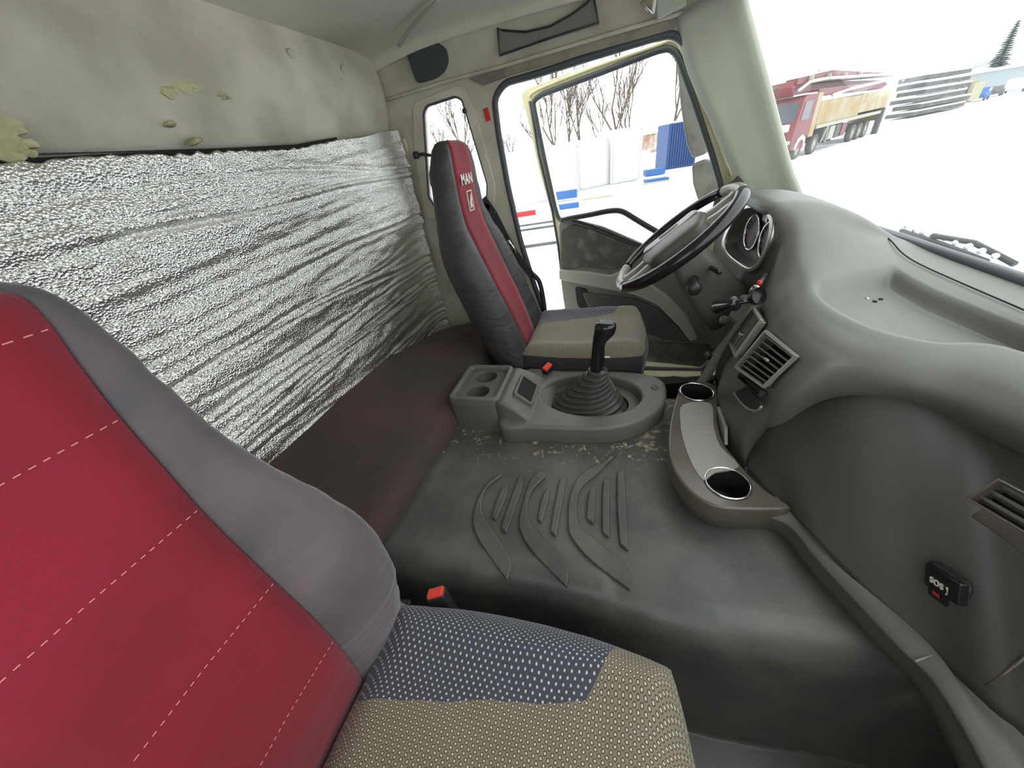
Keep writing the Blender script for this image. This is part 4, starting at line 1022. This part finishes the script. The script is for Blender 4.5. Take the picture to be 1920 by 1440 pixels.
# hand brake / bunch of keys: black ribbed lever with a ring
hb = thing('hand_lever', 'glossy black hand brake lever beside the instrument panel', 'lever', (.33, .3, .7))
A = U(1345, 576, X=.275); Bq = U(1372, 570, X=.285); Cq = U(1412, 562, X=.33)
rr_ = []
d = (Bq-A).normalized()
tube('handle', [A-d*.005, A, A+d*.012, A+d*.024, Bq+d*.0, Bq+d*.01], [.006, .018, .021, .019, .012, .013], M['gloss'], hb, n=16)
tube('shaft', [Bq, Cq], .0065, M['gloss'], hb)
lathe('lock_collar', [(.012, -.003), (.020, -.003), (.020, .003), (.012, .003)], A.lerp(Cq, .5), Cq-A, M['gloss'], hb, cap=True, n=20)
lathe('mount', [(.022, 0), (.021, .014), (.014, .018), (0, .018)], Cq+V3(.012, 0, .01), (A-Cq).normalized(), M['black'], hb, n=20)
q = lathe('red_cap', [(.006, -.004), (.007, .004), (.004, .006), (0, .006)], U(1424, 530, X=.37), V3(-.8, 0, .5), M['redtag'], hb, n=14); q['label'] = 'small red cap'
tube('control_rod', [U(1422, 536, X=.372), U(1436, 515, X=.40)], .005, M['black'], hb)
lathe('switch_ring', [(.010, -.006), (.015, 0), (.015, .01), (.010, .012), (.010, 0)], U(1418, 546, X=.36), V3(-.9, -.1, .4), M['chrome'], hb, n=18)
#@@DOOR
# ------------------------------------------------------------------ driver's door, standing ajar
DH = Vector((.49, 1.10, 0)); DR = Vector((-.45, 1.38, 0)); dd = (DR-DH).normalized(); dn_ = Vector((dd.y, -dd.x, 0));
if dn_.y > 0: dn_ = -dn_
def DU(px, py, off=0.):
    p = U(px, py, P=DH+dn_*off, N=dn_); s = (p-DH).dot(dd); return (s, p.z)
def dmap(off): return lambda a, b, t: DH+dd*a+Vector((0, 0, b))+dn_*(off+t)
dr = bpy.data.objects.new('door_1', None); col.objects.link(dr); dr.location = DH; dr['kind'] = 'structure'
oo = [DU(*p) for p in ((982, 168), (1030, 150), (1120, 118), (1200, 92), (1258, 66), (1272, 68), (1300, 115), (1345, 235), (1392, 355))]
oo = oo+[(.0, .80), (.0, .14), (.06, .08)]+[DU(1325, 697)]+[DU(*p) for p in ((1220, 692), (1078, 640), (1062, 590), (1050, 500), (1040, 425), (1010, 320), (990, 230), (976, 180))]
oo = roundpoly(oo, .02, 3)
wi = [DU(*p) for p in ((998, 190), (1015, 177), (1120, 138), (1235, 94), (1256, 90), (1270, 102), (1300, 185), (1335, 290), (1352, 350), (1338, 400), (1280, 470), (1200, 462), (1150, 440), (1100, 424), (1047, 412), (1040, 390), (1018, 290))]
wi = roundpoly(wi, .02, 3)
plate('door_shell', oo, [wi], dmap(-.03), .045, M['cream'], dr, bev=.004)
tube('window_seal', [dmap(0)(a, b, -.004) for a, b in wi], .012, M['seal'], dr, closed=True, n=8)
prism('door_glass', [dmap(-.03)(a, b, 0) for a, b in wi], dn_*.004, M['sglass'], dr, bevel=0)
# second pressed edge of the frame
e1 = [DU(*p, .0) for p in ((993, 182), (1008, 168), (1110, 128), (1225, 88), (1262, 77), (1283, 105), (1325, 205), (1370, 330))]
tube('frame_edge', [dmap(.0)(a, b, 0) for a, b in [(v.x, v.y) for v in cr([(a, b, 0) for a, b in e1], 4)]], .006, M['cream'], dr)
e2 = [DU(*p, .0) for p in ((993, 190), (1010, 290), (1035, 395), (1046, 460), (1058, 560), (1068, 625))]
tube('edge_seal', [dmap(.0)(a, b, 0) for a, b in e2], .006, M['seal'], dr)
def dpanel(name, px, off, th, m, bev=.003, rnd=.02, parent=dr):
    return plate(name, roundpoly([DU(*p, off+th/2) for p in px], rnd, 3), [], dmap(off), th, m, parent, bev=bev)
dpanel('lower_panel', [(1048, 418), (1080, 412), (1130, 425), (1200, 455), (1280, 490), (1345, 520), (1365, 600), (1345, 690), (1220, 690), (1078, 640), (1062, 600), (1052, 505)], .006, .012, M['doorgrey'])
dpanel('textured_insert', [(1052, 432), (1072, 420), (1110, 430), (1190, 462), (1168, 500), (1150, 506), (1100, 500), (1052, 505)], .014, .010, M['doordark'])
ar = dpanel('armrest', [(1048, 506), (1100, 510), (1145, 517), (1170, 505), (1215, 530), (1250, 555), (1285, 590), (1308, 636), (1295, 640), (1270, 608), (1235, 572), (1190, 552), (1120, 538), (1049, 524)], .016, .035, M['doorlite'], .006, .01)
dpanel('pocket', [(1092, 548), (1190, 560), (1235, 580), (1270, 612), (1302, 640), (1285, 641), (1240, 636), (1185, 615), (1110, 590)], .014, .022, M['glove'], .006)
dpanel('handle_recess_shade', [(1078, 537), (1100, 541), (1108, 575), (1095, 590), (1082, 570)], .016, .006, M['hole'], .001)  # black plate on the panel paints the shade of a recess
dpanel('door_base', [(1205, 640), (1330, 645), (1345, 690), (1215, 690), (1140, 650)], .010, .014, M['doordark'], .004)
# grab bar rising over the belt line
gb = [DU(*p, .05) for p in ((1052, 414), (1066, 410), (1105, 403), (1140, 396), (1165, 396), (1190, 410), (1215, 425), (1245, 442), (1262, 452))]
tube('grab_bar', cr([dmap(.05)(a, b, 0) for a, b in gb], 3), .013, M['black'], dr, n=12)
tube('belt_line', [dmap(.02)(*DU(*p, .02), 0) for p in ((1055, 414), (1075, 414), (1110, 424), (1150, 440), (1195, 458), (1250, 478))], .010, M['black'], dr, n=10)
# sill below the door
sl = [U(*p, Z=.085) for p in ((1140, 668), (1216, 677), (1325, 688), (1345, 690), (1348, 702), (1290, 706), (1215, 705), (1150, 700))]
sill = st(prism('trim_11', sl, (0, 0, -.05), M['cream'], bevel=.006))
st(prism('trim_12', [U(*p, Z=.095) for p in ((1215, 703), (1240, 710), (1262, 704), (1285, 708), (1320, 703), (1340, 704), (1340, 712), (1225, 722))], (0, 0, -.06), M['rubber'], bevel=.004))
# door check strap near the pillar top of wheel
chk = thing('pillar_grab_strap', 'black grab strap end on the pillar above the steering wheel', 'strap', (.45, 1.0, 1.0))
loft('strap', [[U(a, b, Y=yy)+V3(0, dy, 0) for a, b, dy in ring] for yy, ring in ((1.0, ((1362, 350, 0), (1370, 358, 0), (1370, 358, .02), (1362, 350, .02))), (1.0, ((1378, 338, 0), (1386, 350, 0), (1386, 350, .02), (1378, 338, .02))), (1.0, ((1385, 330, 0), (1396, 342, 0), (1396, 342, .02), (1385, 330, .02))))], M['black'], chk, smooth=False, bevel=.002)
tube('strap_tail', [U(1350, 362, Y=.99), U(1362, 354, Y=1.0), U(1375, 347, Y=1.0)], .008, M['black'], chk)
# overhead things on the side wall
sp = thing('speaker_cover', 'dark teal D-shaped speaker cover high on the side wall', 'speaker cover', (-.78, YW, 1.5))
pts = roundpoly([(v[0], v[1]) for v in xz([(761, 97), (800, 81), (820, 79), (836, 90), (841, 112), (834, 134), (815, 148), (782, 157)], YW-.01)], .02, 4)
plate('cover_plate', pts, [], lambda a, b, t: (a, YW-.006+t, b), .012, M['speaker'], sp, bev=.004)
lathe('centre_button', [(0, .004), (.006, .003), (.008, 0)], U(800, 120, Y=YW-.014), (0, -1, 0), M['seal'], sp, n=12)
pc = thing('wall_pocket', 'grey cloth pocket with black binding above the driver door', 'pocket', (-.3, YW, 1.56))
ppx = [(933, 52), (942, 57), (985, 60), (1030, 50), (1070, 28), (1100, 6), (1113, -8), (1123, 43), (1030, 72), (937, 104)]
pp = xz(ppx, YW-.02)
plate('pocket_cloth', pp, [], lambda a, b, t: (a, YW-.014+t, b), .006, M['net'], pc)
tube('binding', [V3(a, YW-.021, b) for a, b in pp], .0035, M['black'], pc, closed=True, n=6)
vb = thing('visor_bracket', 'pale bracket and rods of the sun visor over the door', 'bracket', (.12, 1.0, 1.56))
tube('rod', [U(1203, 2, Y=.99), U(1222, 26, Y=.99)], .006, M['satin'], vb)
tube('rod', [U(1228, -4, Y=.98), U(1224, 26, Y=.99)], .006, M['white'], vb)
box('bracket_plate', U(1258, 6, Y=1.0), (.09, .02, .05), M['pillar'], vb, R=eul(0, -.2, 0), bevel=.006)
# mirrors outside the door
mr = thing('door_mirror', 'tall two-piece exterior mirror outside the driver door', 'mirror', (.45, 1.55, 1.0))
mp1 = [U(*p, Y=1.50) for p in ((1266, 96), (1290, 110), (1312, 180), (1328, 250), (1325, 288), (1298, 298), (1286, 270), (1275, 200))]
prism('upper_housing', mp1, (.03, .09, 0), M['mirror_h'], mr, bevel=.015, seg=3)
mp2 = [U(*p, Y=1.50) for p in ((1296, 308), (1318, 300), (1340, 303), (1350, 345), (1348, 378), (1308, 378), (1298, 345))]
prism('lower_housing', mp2, (.03, .09, 0), M['mirror_h'], mr, bevel=.015, seg=3)
tube('mirror_arm', [U(1290, 80, Y=1.50), U(1330, 180, Y=1.52), U(1352, 300, Y=1.52), U(1360, 390, Y=1.45)], .012, M['black'], mr)
#@@OUT
# ================================================================== OUTDOORS
ZG = -1.35
V = []; F = []; n = 60
for i in range(n+1):
    for j in range(n+1):
        x = -150+450*i/n; yy = -60+560*j/n
        V.append((x, yy, ZG+.06*noise.noise(Vector((x*.2, yy*.2, 0)))*(0 if (abs(x) < 6 and abs(yy) < 6) else 1)+(0 if yy < 120 else 0)))
F = [(i*(n+1)+j, (i+1)*(n+1)+j, (i+1)*(n+1)+j+1, i*(n+1)+j+1) for i in range(n) for j in range(n)]
g = mk('ground', V, F, M['snow'], smooth=True); g['kind'] = 'structure'; g['label'] = 'flat snow-covered yard'
# --- concrete pump truck
pA = U(1490, 298, Z=ZG); pB = U(1636, 251, Z=ZG); e1 = (pB-pA); e1.z = 0; LT = e1.length; e1.normalize(); e2 = Vector((e1.y, -e1.x, 0))
if e2.dot(CAM-pA) < 0: e2 = -e2
ct_ = thing('pump_truck', 'red-cabbed concrete pump truck with folded red boom and dirty yellow body', 'truck', pA)
def TP(a, b, z): return pA+e1*a+e2*b+Vector((0, 0, z))
RT = Matrix((e1, e2, Vector((0, 0, 1)))).transposed()
def tb(name, a0, a1, b0, b1, z0, z1, m, bevel=.03, parent=ct_):
    V = [TP(a, b, z) for a in (a0, a1) for b in (b0, b1) for z in (z0, z1)]
    return mk(name, V, BOXF, m, parent, bevel=bevel)
# wheels on the visible side at b=0.  cab body reaches b=.05
def tprism(name, poly, b0, b1, m, bevel=.04, parent=ct_):
    return prism(name, [TP(a, b0, z) for a, z in poly], e2*(b1-b0), m, parent, bevel=bevel)
cab = tprism('cab', [(-1.35, .55), (-1.40, 1.3), (-1.25, 2.0), (-1.0, 2.95), (-.6, 3.12), (.95, 3.15), (.95, 1.1), (.55, 1.05), (.45, .75), (.3, .5), (-.35, .5), (-.55, .6), (-.7, 1.0), (-.85, .55)], -2.45, .05, M['tred'])
tprism('door_window', [(-.85, 1.95), (-.70, 2.8), (.35, 2.85), (.35, 1.95)], .052, .07, M['tglass'], .01, cab)
mk('windscreen', [TP(a, b, z)+(-e1*.03) for a, b, z in ((-1.25, -2.3, 1.95), (-1.25, -.1, 1.95), (-1.02, -.1, 2.85), (-1.02, -2.3, 2.85))]+[TP(a, b, z) for a, b, z in ((-1.25, -2.3, 1.95), (-1.25, -.1, 1.95), (-1.02, -.1, 2.85), (-1.02, -2.3, 2.85))], [(0, 1, 2, 3), (4, 7, 6, 5), (0, 4, 5, 1), (1, 5, 6, 2), (2, 6, 7, 3), (3, 7, 4, 0)], M['tglass'], cab)
tb('snow_patch', -1.50, -1.40, -2.2, -.2, 1.5, 1.85, M['snow'], .04, cab)
tb('grille', -1.44, -1.36, -2.2, -.3, .95, 1.4, M['black'], .02, cab)
tb('bumper', -1.55, -1.2, -2.45, 0, .35, .85, M['tyre'], .05)
tb('headlamp', -1.50, -1.35, -.5, .0, .85, 1.05, M['rim'], .02, cab)
tprism('wheel_arch', [(-.75, .55), (-.6, 1.05), (0, 1.25), (.55, 1.05), (.7, .5), (.5, .5), (.4, .85), (0, 1.0), (-.4, .85), (-.55, .5)], -.3, .10, M['seam'], .02, cab)
tb('roof_snow', -.8, .9, -2.3, 0, 3.13, 3.2, M['snow'], .02, cab)
for a in (0, 2.6, LT*.50+2.2, LT*.5+3.7, LT*.5+5.2):
    for b in (0, -2.1):
        w_ = lathe('wheel', [(.33, 0), (.36, .02), (.50, .03), (.53, -.02), (.53, -.27), (.45, -.32), (0, -.32)], TP(a, b, .52), e2, M['tyre'], ct_, n=22)
        lathe('rim', [(0, .03), (.10, .05), (.14, -.02), (.30, -.08), (.34, .0)], TP(a, b, .52), e2, M['rim'], w_, n=22)
tb('chassis', -1.0, LT+1.2, -1.7, -.7, .55, .95, M['tyre'])
tb('tower_box', 1.05, 1.75, -2.4, .05, 1.0, 3.15, M['tyel'])
tb('side_body', 1.8, LT*.62, -2.4, .05, 1.55, 2.75, M['tyel'])
tb('rear_body', LT*.62, LT*1.06, -2.4, .05, 1.7, 2.8, M['tcream'])
tb('platform', 1.9, LT*1.02, -2.4, .12, 1.35, 1.55, M['rim'])
tb('hopper', LT*1.02, LT*1.10, -2.0, -.2, .9, 2.2, M['tyel'])
for k in range(4): tb('side_locker', 3.6+k*1.15, 4.5+k*1.15, -.6, .05, .55, 1.3, (M['tyre'], M['rim'], M['tyre'], M['tred'])[k])
tube('step_rail', [TP(3.3, .1, .5), TP(3.9, .12, 1.4), TP(4.2, .12, .5)], .03, M['pipe'], ct_)
tb('outrigger', LT*.98, LT*1.01, -.1, .25, .0, 1.7, M['tyre'])
def tprismz(n_, poly, b0, b1, m, **k): return tprism(n_, [(a, bz(z)) for a, z in poly], b0, b1, m, **k)
def bz(z): return 3.05+(z-3.05)*.62 if z > 3.05 else z
# boom
tprismz('boom_pedestal', [(-.9, 3.2), (-1.3, 3.9), (-1.1, 4.35), (1.2, 4.55), (1.6, 3.3)], -1.8, -.6, M['tred'])
tprismz('boom_section', [(-1.0, 4.0), (-1.0, 4.5), (4.0, 4.95), (LT*1.18, 4.35), (LT*1.18, 4.1), (3.0, 4.1)], -1.1, -.5, M['tred'])
tprismz('boom_section', [(.6, 3.4), (.8, 4.05), (5.5, 4.25), (LT*1.15, 3.9), (LT*1.15, 3.6), (4, 3.3)], -1.9, -1.2, M['tred'])
tprismz('boom_section', [(1.2, 3.0), (1.2, 3.5), (LT*.9, 3.6), (LT*.98, 3.2), (LT*.9, 2.95)], -.5, -.05, M['tred'])
tube('delivery_pipe', [TP(-.8, -.4, bz(3.6)), TP(.5, -.4, bz(4.15)), TP(3, -.4, bz(4.3)), TP(LT*1.2, -.4, bz(4.25))], .085, M['pipe'], ct_, n=8)
tube('delivery_pipe', [TP(3.5, .0, bz(2.95)), TP(7, .0, bz(3.25)), TP(LT*1.1, .0, bz(3.75)), TP(LT*1.22, 0, bz(3.7)), TP(LT*1.22, 0, bz(3.3))], .085, M['pipe'], ct_, n=8)
tube('delivery_pipe', [TP(1.5, -.45, bz(4.95)), TP(4, -.45, bz(5.05)), TP(LT*1.1, -.45, bz(4.75))], .06, M['pipe'], ct_, n=8)
for a in (.5, 3.2, 6.0, 9.0): tb('pipe_clamp', a, a+.15, -.7, -.3, bz(4.2), bz(4.65), M['rim'])
tube('counter_mirror', [TP(-1.3, -1.4, bz(4.0)), TP(-2.2, -1.4, bz(4.05))], .09, M['tyre'], ct_)
# --- stack of slabs right of the truck
sA = U(1672, 222, Z=ZG); sB = U(1795, 203, Z=ZG)*1.0
sA = CAM+(sA-CAM)*.72; sB = CAM+(sB-CAM)*.62; sA.z = sB.z = 0
zA = U(1672, 222, Z=ZG).z
sA = U(1668, 228, Z=ZG)+Vector((2, 2, 0)); sdir = (U(1790, 203, Z=ZG)-sA); sdir.z = 0; sdir.normalize()
sn = Vector((sdir.y, -sdir.x, 0)); RS_ = Matrix((sdir, sn, Vector((0, 0, 1)))).transposed()
for k in range(6):
    L0 = 10.5-.4*k; c = sA+sdir*(L0/2-.5+random.uniform(-.4, .4))+sn*random.uniform(-.15, .15)+Vector((0, 0, .35+k*.62))
    o = thing('concrete_slab', None, None, c); del o['label']; del o['category']
    nm = ('bottom', 'second', 'third', 'fourth', 'fifth', 'topmost')[k]
    tag(o, 'long dark slab, %s layer of the snowy stack behind the truck' % nm, 'slab', 'slabs stacked behind the truck')
    mk('slab', boxv(c, (L0, 2.4, .36), RS_), BOXF, M['slab'], o, bevel=.04)
    mk('snow_layer', boxv(c+Vector((0, 0, .25)), (L0*.97, 2.5, .16), RS_), BOXF, M['snow'], o, bevel=.05)
for k in range(4):
    c = sA+sdir*(12.0)+sn*(-.8+.5*k)+Vector((0, 0, 1.4)); o = box('timber_pile', c, (2.4, .4, 2.9-.4*k), M['wood'], R=RS_, bevel=.05)
    tag(o, 'yellowish %s timber bundle standing at the far end of the slab stack' % ('rearmost', 'second', 'third', 'nearest')[k], 'timber', 'timber bundles by the slab stack')
# --- white and blue containers seen through the door
def ground(px, py): return U(px, py, Z=ZG)
def container(nm, label, pl, pr, h, m, dep=2.6, ribs=0, group=None, cat='container', snow=True):
    a = ground(*pl); b = ground(*pr); e = (b-a); Lc = e.length; e.normalize(); nb = Vector((-e.y, e.x, 0))
    if nb.y < 0: nb = -nb
    t = thing(nm, label, cat, a, group); R = Matrix((e, nb, Vector((0, 0, 1)))).transposed()
    mk('body', boxv(a+e*Lc/2+nb*dep/2+Vector((0, 0, h/2)), (Lc, dep, h), R), BOXF, m, t, bevel=.03)
    if ribs:
        mb = MB()
        for k in range(ribs): mb.box(a+e*Lc*(k+.5)/ribs-nb*.05+Vector((0, 0, h/2)), (Lc/ribs*.5, .14, h*.92), R)
        mb.build('corrugation', m, t)
    for s in (0, 1): mk('corner_post', boxv(a+e*(Lc*s)-nb*.03+Vector((0, 0, h/2)), (.10, .1, h), R), BOXF, M['seam'] if m == M['wbox'] else m, t)
    mk('bottom_rail', boxv(a+e*(Lc*.5)-nb*.03+Vector((0, 0, .08)), (Lc, .1, .12), R), BOXF, M['seam'] if m == M['wbox'] else m, t)
    mk('top_rail', boxv(a+e*(Lc*.5)-nb*.03+Vector((0, 0, h-.05)), (Lc, .1, .08), R), BOXF, M['seam'] if m == M['wbox'] else m, t)
    if snow: mk('roof_snow', boxv(a+e*Lc/2+nb*dep/2+Vector((0, 0, h+.05)), (Lc, dep, .12), R), BOXF, M['snow'], t, bevel=.04)
    return t
G1 = 'white site containers beyond the door'
container('site_container', 'white container left of the others, behind the open door edge', (955, 392), (1030, 376), 2.6, M['wbox'], group=G1)
container('site_container', 'white container second from the left through the door window', (1032, 372), (1084, 360), 2.6, M['wbox'], group=G1)
container('site_container', 'white container in the middle of the row through the door window', (1087, 357), (1138, 346.5), 2.65, M['wbox'], dep=2.0, group=G1)
container('site_container', 'slightly taller white container nearest to the blue one', (1149, 345.5), (1198, 336), 2.9, M['wbox'], dep=2.0, group=G1)
container('blue_container', 'bright blue corrugated container seen through the door window', (1248, 318), (1300, 310), 2.9, M['blue'], ribs=12)
container('far_shed', 'low grey-roofed shed behind the blue container', (1195, 292), (1252, 280), 2.4, M['soil'], dep=4, cat='shed')
bd = box('blue_board', ground(1062, 376)+Vector((0, 0, .3)), (1.2, .4, .40), M['bluel'], R=eul(0, 0, .2)); tag(bd, 'blue board lying in the snow near the white containers', 'board', 'blue boards in the snow')
bd = box('blue_board', ground(1064, 391)+Vector((0, 0, .12)), (1.1, .4, .2), M['bluel'], R=eul(0, 0, .2)); tag(bd, 'lower blue board half buried in front of the other board', 'board', 'blue boards in the snow')
bd = box('blue_pallet', ground(1226, 328)+Vector((0, 0, .2)), (1.3, .9, .35), M['bluel'], R=eul(0, 0, .2)); tag(bd, 'blue pallet stack at the foot of the blue container', 'pallet')
bd = box('blue_pallet', ground(1230, 341)+Vector((0, 0, .1)), (1.3, .8, .18), M['bluel'], R=eul(0, 0, .2)); tag(bd, 'flat blue pallet lying nearer the door than the pallet stack', 'pallet')
bd = box('red_beam', ground(985, 412)+Vector((0, 0, .25)), (1.0, .25, .2), M['redtag'], R=eul(0, 0, .3)); tag(bd, 'short red beam lying on the snow by the door edge', 'beam')
for k, (px, py, L_) in enumerate(((1010, 421, 2.4), (1008, 430, 2.2), (1005, 462, 1.4), (1120, 372, 1.6), (1230, 343, 1.5))):
    c = ground(px, py)+Vector((0, 0, .03)); o = box('timber_beam', c, (L_, .10, .10), M['wood'] if k > 2 else M['slab'], R=eul(0, 0, .25))
    tag(o, ('dark beam in the snow, farthest of the three by the door edge', 'dark beam in the snow, middle one by the door edge', 'dark beam in the snow, nearest one by the door edge', 'pale plank in the snow before the white containers', 'pale plank in the snow before the blue pallets')[k], 'beam', 'beams in the snow')
# --- bare trees
def bare_tree(pos, H, label, lean=0., spread=.5, seed=1):
    rnd = random.Random(seed); t = thing('bare_tree', label, 'tree', pos, 'bare trees behind the containers')
    tr = MB(); br = MB()
    def grow(p, d, L, r, lv, mb):
        q = p
        pts = [p]
        for k in range(3):
            d = (d+Vector((rnd.uniform(-.12, .12), rnd.uniform(-.12, .12), .06))).normalized(); q = q+d*L/3; pts.append(q)
        mb.tube(pts, [r, r*.85, r*.7, r*.55], 4 if lv else 6)
        if lv >= 4: return
        for k in range(4):
            f = rnd.uniform(.35, 1.) if k else 1.
            b = pts[0].lerp(pts[-1], f)
            nd = (d+Vector((rnd.uniform(-1, 1), rnd.uniform(-1, 1), rnd.uniform(-.1, .7)))*spread).normalized()
            grow(b, nd, L*rnd.uniform(.55, .75), r*.58, lv+1, br)
    grow(Vector(pos), Vector((lean, 0, 1)).normalized(), H*.42, H*.014, 0, tr)
    tr.build('trunk', M['bark'], t, smooth=True); q = br.build('branches', M['bark'], t); q['kind'] = 'stuff'
Dt = 42
def far(px, D, z=ZG):
    d = IX*(px-960)+IY*(289-.1638*(px-960)-720)+_fw*FPX; d.z = 0; d.normalize(); p = CAM+d*D; p.z = z; return p
for k, (px, D, H, lb) in enumerate(((1020, 40, 7, 'bushy bare tree at the door frame, left end of the tree row'), (1043, 42, 10, 'tall forked bare tree left of centre in the door window'), (1063, 47, 9.5, 'dense bare tree just right of the tall forked one'), (1084, 44, 9.5, 'slender straight bare tree above the container seam'),
        (1125, 60, 8, 'small thin bare tree between the two taller groups'), (1160, 46, 12.5, 'tallest bare tree, narrow crown, right of the window centre'), (1185, 52, 9, 'lower bare tree right of the tallest one'), (1262, 50, 12, 'bare tree rising behind the blue container by the mirror'), (865, 40, 9, 'bare tree seen through the small rear window'), (835, 46, 7.5, 'thin bare tree at the left of the small rear window'), (960, 55, 5.5, 'low bare bush tree in the gap beside the open door'), (945, 52, 4.8, 'lowest bare bush at the rear edge of the door gap'))):
    bare_tree(far(px, D), H, lb, spread=.55, seed=k+3)
# --- spruce
spc = thing('spruce_tree', 'single dark green spruce at the right edge of the windscreen view', 'tree', U(1888, 158, Z=ZG))
b0 = far(1862, 140); H = 11.3; spc.location = b0
tube('trunk', [b0, b0+Vector((0, 0, H))], [.22, .04], M['bark'], spc, n=6)
mb = MB(); rnd = random.Random(5)
for lv in range(30):
    f = lv/30; z = .5+f*(H-.55); R_ = (1-f)**.85*2.5+.15
    for k in range(11):
        a = rnd.uniform(0, 2*PI); r = R_*rnd.uniform(.65, 1.08); d = Vector((math.cos(a), math.sin(a), 0)); s = Vector((-d.y, d.x, 0))
        p = b0+Vector((0, 0, z)); w0 = .16+.2*(1-f); tip = p+d*r+Vector((0, 0, -.35*r*.6+.1))
        mid = p+d*r*.55+Vector((0, 0, -.1))
        mb.add([p+Vector((0, 0, .15)), mid+s*w0*1.6+Vector((0, 0, -.1)), mid-s*w0*1.6+Vector((0, 0, -.1)), tip, mid+Vector((0, 0, .18))], [(0, 1, 4), (0, 4, 2), (1, 3, 4), (4, 3, 2), (0, 2, 1), (1, 2, 3)])
q = mb.build('foliage', M['spruce'], spc); q['kind'] = 'stuff'
# --- far wooded rise, shed, parked cars
V = []; F = []
n = 140
for i in range(n+1):
    px = 1380+ (2300-1380)*i/n; base = far(px, 330); 
    h = 8+6*noise.noise(Vector((i*.05, 0, 0)))+2.5*noise.noise(Vector((i*.6, 1, 0)))+max(0, (px-1750)/80.)
    out = (base-CAM); out.z = 0; out.normalize()
    V += [base, base+out*25+Vector((0, 0, h*.75)), base+out*45+Vector((0, 0, h)), base+out*80+Vector((0, 0, h*.3))]
for i in range(n):
    for k in range(3): F.append((i*4+k, i*4+k+1, (i+1)*4+k+1, (i+1)*4+k))
hl = mk('wooded_hill', V, F, M['hill'], smooth=False); hl['kind'] = 'structure'; hl['label'] = 'far snowy wooded rise on the horizon'
sh_a = U(1808, 186, Z=ZG); sh_b = U(1925, 167, Z=ZG)
e = (sh_b-sh_a); Ls = e.length; e.normalize(); nb = Vector((-e.y, e.x, 0))
Rm = Matrix((e, nb, Vector((0, 0, 1)))).transposed()
o = thing('long_shed', 'long pale teal shed behind the parked cars at far right', 'shed', sh_a)
mk('wall', boxv(sh_a+e*Ls/2+nb*4+Vector((0, 0, 1.7)), (Ls+4, 6, 3.4), Rm), BOXF, M['shed'], o)
mk('roof', boxv(sh_a+e*Ls/2+nb*4+Vector((0, 0, 3.55)), (Ls+5, 7, .4), Rm), BOXF, M['snow'], o)
def car(p, ang, mbody, label, s=1.):
    t = thing('parked_car', label, 'car', p, 'cars parked by the long shed', ang); R = eul(0, 0, ang)
    prof = [(-2.1, .35), (-2.15, .8), (-1.6, .95), (-.9, 1.45), (.9, 1.48), (1.6, 1.0), (2.15, .85), (2.1, .35)]
    P = lambda a, b, z: Vector(p)+R @ Vector((a*s, b*s, z*s))
    prism('body', [P(a, -.85, z) for a, z in prof], R @ Vector((0, 1.7*s, 0)), mbody, t, bevel=.06)
    for sd_ in (-.87, .855): prism('side_glass', [P(a, sd_, z) for a, z in ((-1.25, 1.0), (-.8, 1.38), (.8, 1.4), (1.3, 1.02))], R @ Vector((0, .02, 0)), M['tglass'], t, bevel=0)
    for a in (-1.3, 1.35):
        for b in (-.8, .8): lathe('wheel', [(0, .1), (.3*s, .1), (.32*s, 0), (.3*s, -.1), (0, -.1)], P(a, b, .32), R @ Vector((0, 1, 0)), M['tyre'], t, n=14)
    return t
car(U(1900, 174, Z=ZG), .9, M['wbox'], 'white car, largest of the cars by the shed', 1.25)
car(U(1830, 190, Z=ZG), .9, M['bluel'], 'blue car half hidden by snow, left of the white car')
car(U(1862, 181, Z=ZG), .9, M['slab'], 'small dark car between the blue and white cars', .85)
